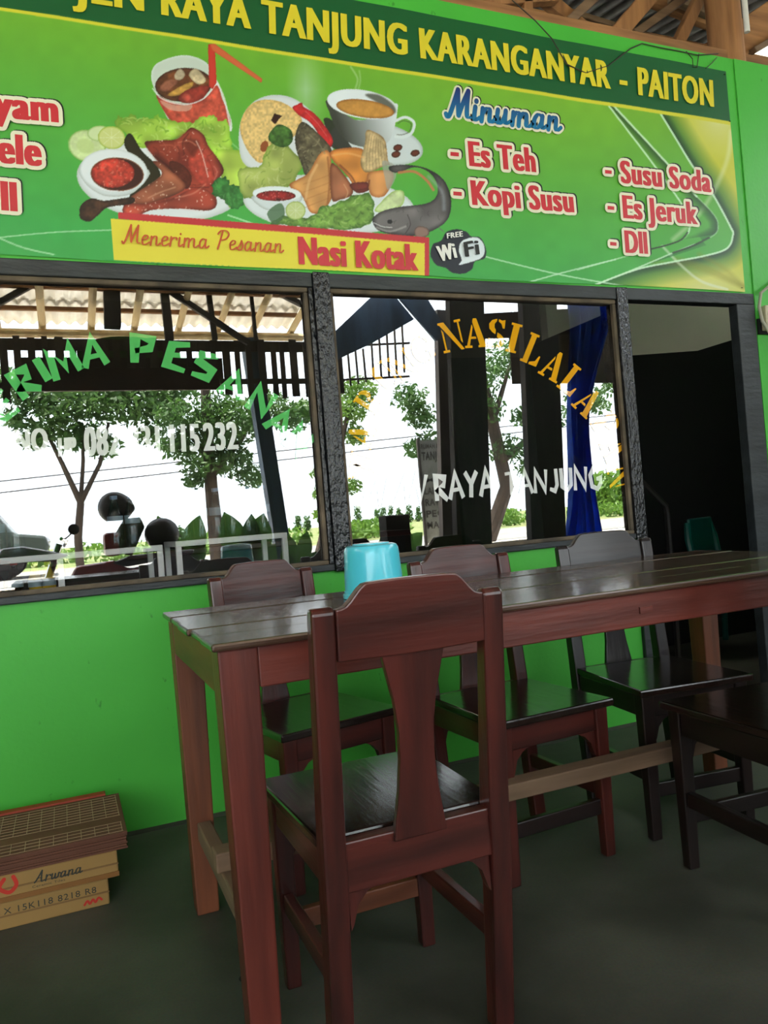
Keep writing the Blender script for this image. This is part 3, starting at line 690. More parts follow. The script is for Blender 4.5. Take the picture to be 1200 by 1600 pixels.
# right-hand corner: curve, yellow field, white sweeps
K6 = lambda x, y: (900+x/4.286, 150+y/4.286)
L3 = [K6(*p) for p in ((545, 100), (660, 290), (780, 485), (905, 660), (1020, 870), (1040, 930), (1000, 1020), (850, 1070), (640, 1110), (400, 1160), (120, 1260))]
L3s = smooth_poly(L3, 8, False)
edge = [tuple(p) for p in L3s]+[(925, 480), (1180, 480), (1180, 150), (1028, 150)]
sl = window(np.array(edge)); mk = inside(np.array(edge), sl); d = polydist(L3s, sl)
ycol = np.broadcast_to(C3(206, 200, 44), mk.shape+(3,)).copy()
wt = np.clip(1-np.hypot(PXX[sl]-1120, PYY[sl]-185)/70, 0, 1)+np.clip(1-np.hypot((PXX[sl]-1100)*.55, PYY[sl]-455)/60, 0, 1); wt = np.clip(wt, 0, 1)[..., None]
ycol = ycol*(1-wt*.7)+C3(232, 226, 176)*wt*.7
lw = np.clip((960-PXX[sl])/160+.55, 0, 1)[..., None]*np.clip((PYY[sl]-395)/20, 0, 1)[..., None]; ycol = ycol*(1-lw)+C3(96, 176, 84)*lw
g_ = np.clip(1-d/34, 0, 1)[..., None]; ycol = ycol*(1-g_)+C3(42, 110, 44)*g_
g_ = np.clip(1-d/12, 0, 1)[..., None]*.75*np.clip((PXX[sl]-950)/60, 0, 1)[..., None]; ycol = ycol*(1-g_)+C3(22, 44, 20)*g_
mixin(sl, mk, ycol)
for k in range(3): line([(1158, 446), (1130-k*26, 420-k*2), (1090-k*36, 398+k*6)], 7, C3(150, 140, 30), .35, soft=6)
line([K6(*p) for p in ((1030, 240), (1000, 430), (905, 650), (780, 830), (640, 960))], 7, C3(230, 230, 190), .45, soft=5)
line([K6(*p) for p in ((570, 1005), (690, 1130), (830, 1240), (1000, 1290))], 4, C3(232, 232, 200), .6, soft=2)
L1 = [K6(*p) for p in ((205, 60), (515, 470), (690, 715), (745, 830), (740, 920), (680, 970), (490, 1025), (300, 1080), (0, 1160))]
L2 = [K6(*p) for p in ((235, 60), (610, 465), (780, 655), (900, 780), (940, 860), (900, 940), (640, 1050), (380, 1160), (100, 1270))]
P1, P2 = smooth_poly(L1, 8, False), smooth_poly(L2, 8, False)
band = np.array([tuple(p) for p in P1[:40]]+[tuple(p) for p in P2[:40]][::-1]); sl = window(band); mk = inside(band, sl)
d2 = polydist(P2, sl); mixin(sl, mk*np.clip(1-d2/16, 0, 1)*.85, C3(24, 58, 22))
band = np.array([tuple(p) for p in P2[24:56]]+[K6(860, 1000), K6(700, 800)]); sl = window(band); mk = inside(band, sl); mixin(sl, mk*np.clip(1-polydist(P2, sl)/14, 0, 1)*.6, C3(30, 90, 40))
for Q, wq, al in ((P1[:33], 2.6, .95), (P1[30:56], 2.2, .25), (P1[52:], 2, .7), (P2[:18], 3, .95), (P2[16:44], 2, .5), (P2[44:], 2.4, .85), (L3s, 3, .95)):
    line(Q, wq, C3(214, 240, 196), al, curve=False)
line([K6(490, 1025), K6(600, 998), K6(690, 965), K6(735, 915)], 2.4, C3(30, 52, 26), .9); line([K6(640, 1050), K6(760, 1008), K6(880, 950)], 3, C3(30, 52, 26), .8)
# thin light sweeps along the bottom
for pts, wq, al in (([(757, 400), (860, 425), (970, 446)], 2.2, .8), ([(820, 440), (880, 424), (960, 405)], 2.4, .8), ([(0, 371), (90, 362), (178, 358)], 2, .7), ([(0, 373), (40, 388), (84, 397)], 2.4, .7), ([(-200, 330), (0, 371)], 2, .5), ([(310, 165), (345, 210), (390, 255), (420, 330)], 2.4, .35), ([(355, 336), (400, 352), (440, 372)], 2.6, .7), ([(345, 345), (400, 352)], 2, .5)):
    line(pts, wq, C3(206, 238, 196), al)
# soft light beam behind the cup
bm = np.clip(1-np.abs(PXX-476-(PYY-100)*.02)/32, 0, 1)*np.clip(1-np.abs(PYY-140)/75, 0, 1); sl = (slice(0, H_), slice(0, W_)); mixin(sl, bm*.6, C3(206, 226, 196))
# ---- plate of fried chicken
K2 = lambda x, y: (100+x/4.2857, 60+y/4.2857)
k2 = lambda pts: [K2(*p) for p in pts]
s2 = 1/4.2857
paint(ell(*K2(640, 960), 560*s2, 262*s2, 6), C3(232, 232, 226), C3(196, 200, 190), 6)
glass = k2([(580, 250), (600, 190), (660, 150), (770, 120), (870, 130), (960, 180), (1015, 280), (1060, 400), (1115, 620), (900, 640), (720, 580), (600, 340)])
paint(glass, C3(214, 216, 204), C3(232, 232, 226), 3, alpha=.92)
paint(k2([(612, 385), (700, 425), (820, 442), (930, 410), (1015, 320), (1050, 400), (1100, 600), (830, 600), (715, 560)]), C3(206, 84, 62), C3(170, 60, 46), 5, .35)
paint(k2([(640, 420), (740, 450), (850, 450), (820, 490), (700, 480)]), C3(226, 176, 150), alpha=.7)
paint(ell(*K2(795, 315), 190*s2, 112*s2, -4), C3(112, 62, 34), C3(64, 38, 26), 5, .5)
for pts, c in (([(735, 250), (770, 208), (805, 240), (790, 275), (750, 285)], (206, 182, 146)), ([(830, 250), (880, 208), (945, 285), (890, 312)], (222, 196, 150)), ([(690, 380), (800, 312), (862, 300), (830, 350), (750, 388)], (208, 154, 70)),
               ([(760, 400), (830, 345), (965, 325), (910, 420), (800, 437)], (158, 54, 42)), ([(640, 320), (700, 280), (760, 290), (700, 350), (650, 360)], (160, 96, 70)), ([(780, 400), (810, 370), (850, 395), (820, 432)], (206, 84, 66))):
    paint(k2(pts), C3(*c), C3(*[q*.75 for q in c]), 2, .3)
line(k2([(590, 340), (640, 400), (720, 435), (830, 445), (940, 400), (1012, 310)]), 2, C3(240, 238, 230), .8); line(k2([(1020, 300), (1070, 420), (1112, 620)]), 3, C3(240, 232, 226), .8)
paint(k2([(958, 45), (1004, 45), (1016, 300), (990, 345), (966, 330)]), C3(214, 62, 46), C3(190, 48, 36), 2, curve=False)
paint([(326, 69.5), (335, 70), (409, 124), (407, 130), (330, 80)], C3(222, 104, 62), C3(200, 84, 48), 1.5, curve=False)
let = k2([(335, 585), (360, 525), (400, 540), (450, 508), (500, 545), (540, 528), (585, 545), (620, 513), (660, 545), (700, 548), (760, 560), (850, 565), (900, 535), (950, 528), (1000, 522), (1030, 560), (1090, 558), (1115, 700), (1130, 750), (1200, 765), (1240, 900), (1230, 1080), (1100, 1130), (1040, 900), (960, 720), (860, 620), (760, 660), (520, 740), (430, 660)])
let = frill(let, 1.3, 1, 6); paint(let, C3(170, 204, 74), C3(132, 180, 50), 4, .22, N3, curve=False); veins(let, 90, C3(206, 226, 130), 1.6, 4, .55); veins(let, 90, C3(104, 158, 40), 2.2, 5, .5)
paint(k2([(1010, 760), (1180, 760), (1240, 850), (1240, 1000), (1090, 1060), (1060, 900)]), C3(190, 214, 84), C3(150, 190, 56), 5, .2, N3)
paint(ell(*K2(150, 722), 128*s2, 106*s2, 20), C3(214, 226, 160), C3(120, 168, 66), 2.5, .12); paint(ell(*K2(235, 640), 82*s2, 52*s2, 0), C3(216, 226, 168), C3(150, 186, 90), 2); paint(ell(*K2(140, 722), 60*s2, 48*s2, 20), C3(196, 214, 130), alpha=.7, feather=1)
paint(ell(*K2(315, 668), 92*s2, 76*s2, 10), C3(214, 216, 132), C3(150, 180, 44), 2)
for a in range(8): line([K2(315, 668), K2(315+78*math.cos(a*.785), 668+60*math.sin(a*.785))], .8, C3(236, 236, 190), .7)
paint(k2([(400, 720), (440, 640), (520, 760), (620, 860), (640, 960), (560, 1060), (430, 1080), (500, 900)]), C3(44, 40, 18), C3(30, 34, 14), 4)
chick = k2([(535, 705), (600, 688), (740, 680), (800, 640), (850, 600), (930, 650), (960, 720), (1040, 830), (1062, 900), (1000, 980), (1018, 1110), (960, 1152), (820, 1142), (700, 1130), (560, 1155), (480, 1190), (395, 1172), (400, 1110), (470, 1060), (600, 1020), (760, 980), (700, 900), (600, 800)])
paint(chick, C3(158, 60, 42), C3(92, 34, 24), 6, .3, N3)
for pts, c, al, fe in (([(560, 720), (700, 700), (760, 760), (700, 860), (620, 800)], (150, 58, 40), .8, 3), ([(740, 690), (850, 620), (920, 660), (900, 760), (800, 760)], (178, 74, 54), .8, 3), ([(600, 760), (690, 830), (720, 900), (640, 860)], (86, 30, 22), .8, 2.5), ([(760, 760), (840, 800), (860, 920), (800, 900)], (128, 44, 34), .8, 3), ([(900, 700), (990, 820), (1040, 900), (990, 960), (930, 830)], (188, 72, 58), .8, 3), ([(700, 1060), (860, 1000), (990, 1060), (940, 1130), (780, 1120)], (190, 76, 58), .7, 4)):
    paint(k2(pts), C3(*c), alpha=al, feather=fe)
veins(chick, 60, C3(98, 34, 24), 1.8, 7, .45, (5, 16)); veins(chick, 50, C3(206, 104, 80), 1.4, 8, .45, (4, 12))
paint(k2([(855, 750), (930, 760), (1000, 900), (970, 1000), (890, 960), (830, 850)]), C3(204, 74, 56), C3(160, 52, 40), 4, .3); paint(k2([(790, 680), (900, 690), (870, 800), (820, 760)]), C3(96, 34, 22), alpha=.7, feather=2)
paint(k2([(700, 830), (790, 850), (850, 930), (820, 1010), (740, 960)]), C3(92, 36, 24), C3(70, 26, 18), 3, .3, alpha=.9)
leg2 = k2([(420, 1085), (520, 1010), (610, 950), (650, 900), (590, 830), (650, 840), (760, 930), (810, 990), (760, 1040), (600, 1095), (500, 1110)])
paint(leg2, C3(172, 96, 66), C3(108, 50, 34), 4, .25, N3); specks(leg2, 40, C3(232, 190, 160), (.5, 1.2), 9, .8)
leg3 = k2([(400, 1175), (410, 1110), (520, 1110), (700, 1080), (850, 1010), (960, 1020), (1010, 1110), (950, 1148), (760, 1140), (580, 1150), (480, 1188)])
paint(leg3, C3(182, 72, 52), C3(124, 42, 30), 4, .25, N3); specks(leg3, 50, C3(240, 200, 176), (.5, 1.3), 10, .8)
paint(k2([(100, 1185), (110, 1115), (180, 1070), (270, 1085), (450, 1065), (450, 1105), (290, 1130), (225, 1180), (170, 1222), (120, 1212)]), C3(70, 42, 28), C3(36, 24, 18), 3, .5)
for pts, wq, c, al in (([(760, 700), (830, 690), (880, 720)], 2.2, (220, 130, 100), .6), ([(640, 720), (720, 720), (760, 760)], 2, (206, 112, 84), .5), ([(940, 980), (860, 1040), (740, 1070)], 2.4, (226, 140, 112), .6), ([(560, 1070), (650, 1030), (740, 1000)], 2, (222, 160, 126), .6), ([(600, 790), (680, 850), (730, 900)], 2.6, (66, 22, 16), .7), ([(960, 1000), (900, 1000), (820, 1000)], 2.2, (90, 28, 22), .6), ([(830, 640), (790, 700), (800, 780)], 2, (80, 26, 20), .6), ([(1000, 860), (1020, 900), (1000, 950)], 2, (226, 140, 116), .5)):
    line(k2(pts), wq, C3(*c), al, soft=1.5)
line(k2([(880, 690), (920, 780), (960, 930)]), 2, C3(240, 206, 190), .7); specks(chick, 60, C3(240, 206, 186), (.4, 1.1), 11, .8)
paint(k2([(105, 850), (130, 960), (230, 1040), (330, 1060), (450, 1040), (540, 960), (555, 880), (330, 800)]), C3(226, 228, 222), C3(186, 190, 182), 4)
paint(ell(*K2(330, 890), 226*s2, 146*s2, 6), C3(236, 236, 230), C3(208, 212, 204), 2); paint(ell(*K2(352, 912), 178*s2, 112*s2, 4), C3(64, 26, 18), C3(190, 130, 90), 1.6)
sau = ell(*K2(325, 905), 142*s2, 96*s2, 0); paint(sau, C3(202, 64, 48), C3(150, 36, 28), 4, .5); specks(sau, 60, C3(228, 120, 96), (.6, 1.6), 12, .7); line(k2([(215, 1000), (280, 1020), (360, 1022)]), 1.4, C3(236, 230, 226), .8)
par = k2([(985, 1010), (1010, 950), (1070, 935), (1110, 970), (1170, 1000), (1210, 1060), (1180, 1130), (1110, 1140), (1060, 1080), (1000, 1060)])
par = frill(par, 1.6, 3, 6); paint(par, C3(60, 130, 56), C3(34, 90, 40), 3, .4, curve=False); veins(par, 40, C3(96, 166, 84), 1.2, 13, .6, (2, 6))
# ---- plate of fish, rice and the cup
K3 = lambda x, y: (350+x/3.3333, 90+y/3.3333)
k3 = lambda pts: [K3(*p) for p in pts]; s3 = .3
paint(ell(*K3(540, 765), 446*s3, 152*s3, 4), C3(230, 232, 226), C3(198, 202, 192), 4)
paint(k3([(72, 400), (100, 290), (170, 220), (270, 195), (380, 225), (500, 330), (570, 440), (520, 520), (300, 600), (180, 600), (90, 540)]), C3(226, 226, 220), C3(200, 204, 198), 4)
rice = k3([(78, 370), (120, 262), (200, 222), (300, 235), (380, 290), (400, 340), (350, 420), (270, 420), (230, 500), (185, 552), (120, 490)])
paint(rice, C3(232, 192, 120), C3(216, 170, 94), 4, .12, N1); specks(rice, 160, C3(244, 216, 156), (.5, .9), 14, .4)
paint(k3([(240, 330), (258, 292), (300, 305), (282, 322), (262, 350)]), C3(58, 28, 18), curve=False); paint(ell(*K3(205, 465), 20*s3, 30*s3, 20), C3(150, 78, 36))
paint(ell(*K3(790, 445), 245*s3, 110*s3, 12), C3(216, 220, 214), C3(176, 184, 176), 4); paint(k3([(515, 320), (560, 330), (640, 440), (660, 480), (560, 470), (530, 380)]), C3(40, 42, 34), alpha=.9)
cup = k3([(535, 225), (545, 290), (580, 370), (640, 440), (740, 470), (830, 455), (872, 400), (896, 290), (880, 240), (700, 330)])
P = smooth_poly(cup); sl = window(P); mk = inside(P, sl); u = np.clip((PXX[sl]-(PYY[sl]-150)*.35-512)/95, 0, 1)[..., None]; mixin(sl, mk, C3(62, 64, 54)*(1-u)**1.3+C3(232, 234, 228)*(1-(1-u)**1.3))
paint(ell(*K3(714, 244), 184*s3, 74*s3, 9), C3(238, 240, 234), C3(222, 224, 216), 1.5); paint(k3([(730, 195), (800, 195), (870, 240), (890, 280), (870, 290), (800, 240)]), C3(70, 70, 56), alpha=.8, feather=1)
paint(ell(*K3(730, 268), 152*s3, 46*s3, 8), C3(206, 144, 66), C3(150, 92, 38), 3, .12); line(k3([(890, 330), (940, 312), (984, 340), (972, 392), (930, 415), (888, 412)]), 4.5, C3(226, 230, 222)); line(k3([(900, 345), (930, 330), (968, 345), (960, 385), (925, 402), (895, 402)]), 1.2, C3(70, 76, 64), .7)
for p in ((900, 470), (890, 505), (990, 498)): paint(ell(*K3(*p), 24*s3, 17*s3, -15), C3(112, 52, 34), C3(52, 24, 16), 2)
line(k3([(655, 50), (690, 110), (680, 160)]), 3, C3(226, 236, 214), .4, soft=2); line(k3([(700, 70), (705, 120), (695, 165)]), 2.4, C3(226, 236, 214), .35, soft=2)
paint(k3([(352, 262), (372, 248), (400, 236), (412, 258), (470, 295), (530, 370), (562, 430), (548, 468), (515, 440), (450, 345), (385, 300)]), C3(206, 44, 44), C3(156, 26, 30), 2.5, .25); line(k3([(420, 280), (480, 340), (530, 410)]), 1.2, C3(236, 130, 120), .6)
lt = k3([(185, 570), (215, 480), (260, 440), (330, 460), (400, 560), (360, 640), (330, 672), (210, 692), (140, 735), (90, 715), (70, 600), (110, 575)])
lt = frill(lt, 1.4, 5, 6); paint(lt, C3(172, 182, 92), C3(126, 152, 58), 4, .2, N3, curve=False); veins(lt, 60, C3(210, 212, 140), 1.6, 15, .55); veins(lt, 40, C3(110, 136, 48), 1.6, 25, .5)
paint(k3([(230, 400), (280, 350), (345, 380), (350, 440), (300, 470), (235, 440)]), C3(70, 108, 44), C3(44, 80, 34), 3, .6)
fh = k3([(366, 410), (390, 345), (420, 340), (480, 390), (545, 460), (545, 510), (430, 612), (400, 560), (372, 480)])
paint(fh, C3(98, 88, 64), C3(56, 50, 36), 4, .5); veins(fh, 40, C3(188, 172, 136), 1.2, 16, .6, (3, 8)); veins(fh, 30, C3(40, 36, 28), 1.4, 26, .6, (3, 8))
for pts, c, cc in (([(335, 665), (430, 605), (495, 500), (545, 495), (558, 620), (556, 730), (505, 802), (445, 806), (400, 720)], (226, 160, 92), (170, 96, 46)), ([(550, 490), (640, 470), (720, 480), (765, 545), (745, 640), (690, 692), (640, 620), (565, 540)], (226, 142, 62), (156, 82, 40)),
                   ([(555, 550), (650, 650), (664, 712), (600, 740), (556, 735)], (178, 108, 72), (112, 58, 36)), ([(650, 660), (740, 650), (750, 690), (690, 705)], (140, 56, 46), (90, 36, 30)), ([(750, 600), (860, 590), (875, 640), (830, 720), (765, 720), (745, 660)], (222, 150, 86), (170, 100, 50))):
    paint(k3(pts), C3(*c), C3(*cc), 4, .14, N3)
for a in range(4): line(k3([(410, 660+a*42), (470, 640+a*40), (548, 610+a*40)]), 1.2, C3(176, 108, 54), .5, soft=1.5)
paint(k3([(735, 385), (770, 385), (832, 430), (850, 540), (885, 590), (850, 560), (740, 600), (705, 545), (728, 450)]), C3(206, 176, 124), C3(150, 116, 72), 3, .25)
for pts, wq, c, al in (([(560, 510), (640, 500), (720, 520)], 3, (244, 178, 110), .6), ([(480, 560), (440, 640), (420, 740)], 4, (240, 190, 130), .55), ([(535, 520), (545, 640), (535, 760)], 3, (150, 84, 40), .6), ([(600, 560), (660, 620), (690, 680)], 2.5, (120, 60, 34), .7), ([(620, 660), (640, 700), (630, 730)], 1.6, (230, 180, 130), .6), ([(690, 690), (740, 680), (752, 640)], 2, (90, 36, 26), .7), ([(440, 400), (490, 450), (520, 500)], 2, (150, 138, 104), .6)):
    line(k3(pts), wq, C3(*c), al, soft=1.5)
for a in range(7): line(k3([(755+a*11, 395+a*8), (738+a*15, 500), (735+a*18, 590)]), .8, C3(130, 98, 60), .6)
paint(k3([(820, 540), (880, 560), (890, 620), (850, 690), (830, 620)]), C3(170, 168, 156), alpha=.7)
paint(k3([(780, 800), (820, 745), (880, 695), (930, 700), (925, 765), (860, 800)]), C3(212, 222, 160), C3(160, 190, 96), 3, .15)
paint(k3([(150, 720), (180, 775), (250, 800), (350, 780), (395, 720)]), C3(220, 224, 218), C3(180, 186, 178), 3); paint(ell(*K3(271, 712), 127*s3, 40*s3, 2), C3(238, 240, 234), C3(216, 220, 212), 1.2)
ss = ell(*K3(266, 722), 102*s3, 27*s3, 0); paint(ss, C3(150, 34, 32), C3(80, 18, 16), 2, .6); specks(ss, 26, C3(226, 120, 110), (.4, 1), 17, .8)
lf = k3([(235, 870), (300, 830), (430, 835), (510, 775), (560, 770), (620, 740), (745, 712), (772, 800), (745, 872), (600, 892), (450, 888), (330, 872)])
lf = frill(lf, 1.8, 7, 6); paint(lf, C3(120, 158, 66), C3(66, 110, 40), 4, .3, curve=False); veins(lf, 70, C3(182, 206, 120), 1.5, 18, .6, (3, 9)); veins(lf, 60, C3(52, 92, 34), 1.6, 19, .55, (3, 9))
paint(k3([(220, 810), (290, 760), (310, 820), (260, 870)]), C3(70, 104, 66), alpha=.8)
paint(ell(*K3(367, 798), 52*s3, 48*s3), C3(206, 214, 140), C3(130, 160, 60), 1.6)
for a in range(8): line([K3(367, 798), K3(367+40*math.cos(a*.785), 798+38*math.sin(a*.785))], .8, C3(230, 232, 190), .7)
cat = k3([(768, 850), (780, 825), (820, 800), (900, 780), (1040, 762), (1095, 730), (1108, 680), (1090, 630), (1050, 590), (985, 572), (900, 600), (858, 590), (862, 566), (960, 560), (1060, 582), (1140, 640), (1176, 735), (1165, 830), (1110, 885), (1010, 925), (900, 925), (800, 900)])
paint(cat, C3(112, 104, 100), C3(46, 44, 44), 5, .2, N3); veins(cat, 50, C3(62, 58, 56), 1, 20, .45, (3, 9))
line(k3([(905, 600), (985, 595), (1050, 640), (1085, 690)]), 4, C3(214, 120, 80), .9, soft=1.5); line(k3([(790, 885), (860, 905), (940, 880)]), 3, C3(176, 166, 156), .7, soft=2); line(k3([(775, 860), (820, 880), (870, 885)]), 1.2, C3(226, 220, 210), .9)
paint(ell(*K3(858, 855), 13*s3, 11*s3), C3(30, 28, 28)); line(k3([(950, 820), (965, 870), (940, 915)]), 1.4, C3(60, 54, 52), .8); paint(k3([(985, 900), (1010, 878), (1055, 890), (1058, 925), (1000, 940)]), C3(150, 116, 100), C3(90, 70, 62), 2)
line(k3([(1060, 620), (1130, 700), (1140, 790)]), 5, C3(166, 172, 176), .5, soft=4); paint(k3([(1110, 880), (1145, 910), (1120, 895)]), C3(110, 104, 98))
# ---- yellow ribbon, badge, header band
paint([(184, 331), (669, 371), (669, 432), (661, 431), (661, 384), (184, 341)], C3(206, 52, 56), curve=False); paint([(172, 340.5), (662, 380), (662, 431), (177, 404)], C3(240, 218, 60), curve=False)
K5 = lambda x, y: (640+x/4.615, 100+y/4.615); k5 = lambda pts: [K5(*p) for p in pts]
paint(k5([(142, 1365), (160, 1300), (220, 1270), (255, 1212), (330, 1190), (400, 1208), (435, 1240), (500, 1250), (540, 1325), (532, 1395), (462, 1420), (440, 1472), (380, 1505), (300, 1500), (250, 1466), (190, 1450), (155, 1410)]), C3(36, 40, 48))
paint(k5([(346, 1335), (372, 1272), (468, 1247), (522, 1290), (530, 1358), (500, 1398), (400, 1432), (346, 1442), (366, 1408)]), C3(236, 238, 234))
hd = np.clip((12.0+.1565*PXX-PYY)*2+.5, 0, 1); mixin((slice(0, H_), slice(0, W_)), hd, C3(24, 92, 44))
yl = np.clip((2.8-np.abs(PYY-(14.6+.1565*PXX)))*2+.5, 0, 1); mixin((slice(0, H_), slice(0, W_)), yl, C3(222, 210, 54))
# ---- the banner itself: a fine mesh that carries the print as a colour attribute
gx = np.concatenate([np.arange(BX0, .12, .006), np.arange(.12, 1.95, .0023), np.arange(1.95, BX1, .005), [BX1]]); gz = np.linspace(BZ0, BZ1, 400)
GX, GZ = np.meshgrid(gx, gz)
sag = .006*np.sin(GX*2.2+.6)**2*np.clip(1-(GZ-BZ0)/.25, 0, 1)
wav = .0015*np.sin(GX*5.3+GZ*2)+.0012*np.sin(GX*13.1+GZ*7)+.004
V = np.stack([GX, -.003-wav*.9, GZ-sag], -1).reshape(-1, 3)
rel = np.stack([GX, np.zeros_like(GX), GZ], -1).reshape(-1, 3)-EYE
cc = rel @ AX.T; px = 600+FPX*cc[:, 0]/cc[:, 2]; py = 800-FPX*cc[:, 1]/cc[:, 2]
fx = np.clip((px+OX)*SS-.5, 0, W_-1.01); fy = np.clip((py+OY)*SS-.5, 0, H_-1.01)
cvb = (cv+np.roll(cv, 1, 0)+np.roll(cv, 1, 1)+np.roll(np.roll(cv, 1, 0), 1, 1))/4
rgb = cvb[fy.astype(int), fx.astype(int)]
rgb = np.clip(rgb*np.array([.95, 1.0, 1.06]), 0, .97)
lin = np.where(rgb <= .04045, rgb/12.92, ((rgb+.055)/1.055)**2.4)
ny, nx = GX.shape
idx = np.arange(ny*nx).reshape(ny, nx)
quads = np.stack([idx[:-1, :-1], idx[:-1, 1:], idx[1:, 1:], idx[1:, :-1]], -1).reshape(-1, 4)
c0_ = np.array([(BX0+BX1)/2, 0, BZ0])
me = bpy.data.meshes.new('printed_sheet'); me.vertices.add(len(V)); me.vertices.foreach_set('co', (V-c0_).ravel())
me.loops.add(quads.size); me.loops.foreach_set('vertex_index', quads.ravel().astype(np.int32)); me.polygons.add(len(quads))
me.polygons.foreach_set('loop_start', np.arange(0, quads.size, 4, dtype=np.int32)); me.polygons.foreach_set('loop_total', np.full(len(quads), 4, np.int32))
me.polygons.foreach_set('use_smooth', np.ones(len(quads), bool)); me.update(calc_edges=True)
at = me.color_attributes.new('print', 'FLOAT_COLOR', 'POINT'); at.data.foreach_set('color', np.concatenate([lin, np.ones((len(lin), 1))], 1).astype(np.float32).ravel())
m_, nt_, b_ = new_mat('banner_print'); an = nt_.nodes.new('ShaderNodeAttribute'); an.attribute_name = 'print'
nt_.links.new(an.outputs['Color'], b_.inputs['Base Color']); b_.inputs['Roughness'].default_value = .42
me.materials.append(m_)
banner = thing('menu_banner', 'wide green vinyl menu banner with food pictures on the wall above the windows', 'banner', tuple(c0_))
sheet = bpy.data.objects.new('printed_sheet', me); COL.objects.link(sheet); sheet.parent = banner
for x, z in ((3.118, 3.00), (3.112, 1.96), (3.126, 2.772)):
    B().lathe([(.005, 0), (.004, .002), (.001, .002)], 10).build('nail_head', 'cable_dark', banner, False).location = Vector((x, -.008, z)) - Vector(c0_)

# ============================================================ lettering
_tmp = bpy.data.curves.new('tmp', 'FONT')
def text_geo(s, off=0.0, res=4):
    """outline lettering -> (verts 2-D, faces); unit = cap height, origin on the baseline"""
    cu = bpy.data.curves.new('t', 'FONT'); cu.body = s; cu.offset = off; cu.space_character = 1.12; cu.resolution_u = res; cu.fill_mode = 'FRONT'
    o = bpy.data.objects.new('t', cu); COL.objects.link(o); dg = bpy.context.evaluated_depsgraph_get(); dg.update()
    me = bpy.data.meshes.new_from_object(o.evaluated_get(dg)); v = np.array([tuple(p.co) for p in me.vertices]) if me.vertices else np.zeros((0, 3)); f = [tuple(p.vertices) for p in me.polygons]
    bpy.data.objects.remove(o); bpy.data.curves.remove(cu); bpy.data.meshes.remove(me)
    return v[:, :2], f
_h, _ = text_geo('H'); CAP = _h[:, 1].max(); CAPB = _h[:, 1].min()
def put(name, geo, ext, cap, BL, BR, TL, y, mat, parent, capb=0.0, dil=None):
    """place 2-D geometry so that its x-extent ext runs BL-BR along the baseline and the cap height reaches TL"""
    v, f = geo; a, b, c = W(*BL), W(*BR), W(*TL)
    ux = (b-a)/(ext[1]-ext[0]); uy = (c-a)/(cap-capb)
    P = a[None]+(v[:, :1]-ext[0])*ux[None]+(v[:, 1:2]-capb)*uy[None]
    if parent is not banner:          # lettering on the glass: slide along the line of sight to that plane
        k = (y-EYE[1])/(0-EYE[1]); P = EYE+(P-EYE)*k
    P[:, 1] = y-(v[:, 2]*2.5e-5 if v.shape[1] > 2 else 0)
    mb = MB()
    for li, (dx, dz) in enumerate(dil or [(0, 0)]):           # bold weight and outline: the same letter laid down again, slightly shifted
        mb.add(P+np.array([dx, -li*1.6e-5, dz])[None], f)
    return mb.build(name, mat, parent)
def words(s, BL, BR, TL, mat, bold=.008, outline=None, shadow=None, ow=.013, parent=None, name='lettering', off=.008):
    parent = parent or banner
    v0, f0 = text_geo(s, off); ext = (v0[:, 0].min(), v0[:, 0].max())
    y = -.0135; steps = np.linspace(-bold, bold, 7)
    ring = [(k+ow*math.cos(q), ow*math.sin(q)) for k in (-bold, 0, bold) for q in np.linspace(0, 2*math.pi, 16, endpoint=False)]
    # keep the given extent although the weight widens it
    a = np.array(BL, float); b = np.array(BR, float); u = (b-a)/np.linalg.norm(b-a); kpx = bold*330
    BL, BR = tuple(a+u*kpx), tuple(b-u*kpx); TL = (TL[0]+u[0]*kpx, TL[1]+u[1]*kpx)
    if shadow:
        dx, dy = 2.2, -1.6; sh = lambda q: (q[0]+dx, q[1]+dy)
        put('letter_shadow', (v0, f0), ext, CAP, sh(BL), sh(BR), sh(TL), y+.002, shadow, parent, CAPB, ring)
    if outline: put('letter_outline', (v0, f0), ext, CAP, BL, BR, TL, y+.001, outline, parent, CAPB, ring+[(k, 0) for k in steps])
    return put(name, (v0, f0), ext, CAP, BL, BR, TL, y, mat, parent, CAPB, [(k, 0) for k in steps])
HW = .0062
words('JLN', (114, 4), (224, 20.5), (113, -46), 'print_yellow', HW); words('RAYA', (252, 26), (391, 48), (251, -24), 'print_yellow', HW)
words('TANJUNG', (408, 53), (635, 89), (407, 3), 'print_yellow', HW); words('KARANGANYAR', (655, 93), (952, 141), (652, 47), 'print_yellow', HW)
words('-', (965, 145), (978, 147), (964, 101), 'print_yellow', HW); words('PAITON', (994, 150), (1113, 169), (992, 107.5), 'print_yellow', HW)
RW = .0065
def item(dash, s, BL, BR, TL):
    h = BL[1]-TL[1]
    if dash: words('-', (dash[0], dash[2]+h*.33), (dash[1], dash[2]+h*.33+1), (dash[0], dash[2]-h*.67), 'print_red', RW, 'print_cream', 'print_black')
    words(s, BL, BR, TL, 'print_red', RW, 'print_cream', 'print_black')
item((701.5, 714.5, 242.5), 'Es Teh', (731, 261), (835.5, 271), (728, 223)); item((706, 719, 304), 'Kopi Susu', (735.5, 321.5), (895, 333.5), (732, 284))
item((942, 953, 270), 'Susu Soda', (967, 287), (1109, 302), (964.5, 253)); item((946, 957, 326), 'Es Jeruk', (970.5, 342), (1088, 352), (968, 307)); item((950, 960.5, 382), 'Dll', (974, 396), (1010, 398), (971.5, 362))
item(None, 'Ayam', (-52, 181.5), (91, 194), (-54, 138)); item(None, 'Lele', (-29, 254), (65, 262), (-31, 208)); item(None, 'Dll', (-36, 327), (27, 332.5), (-38, 282))
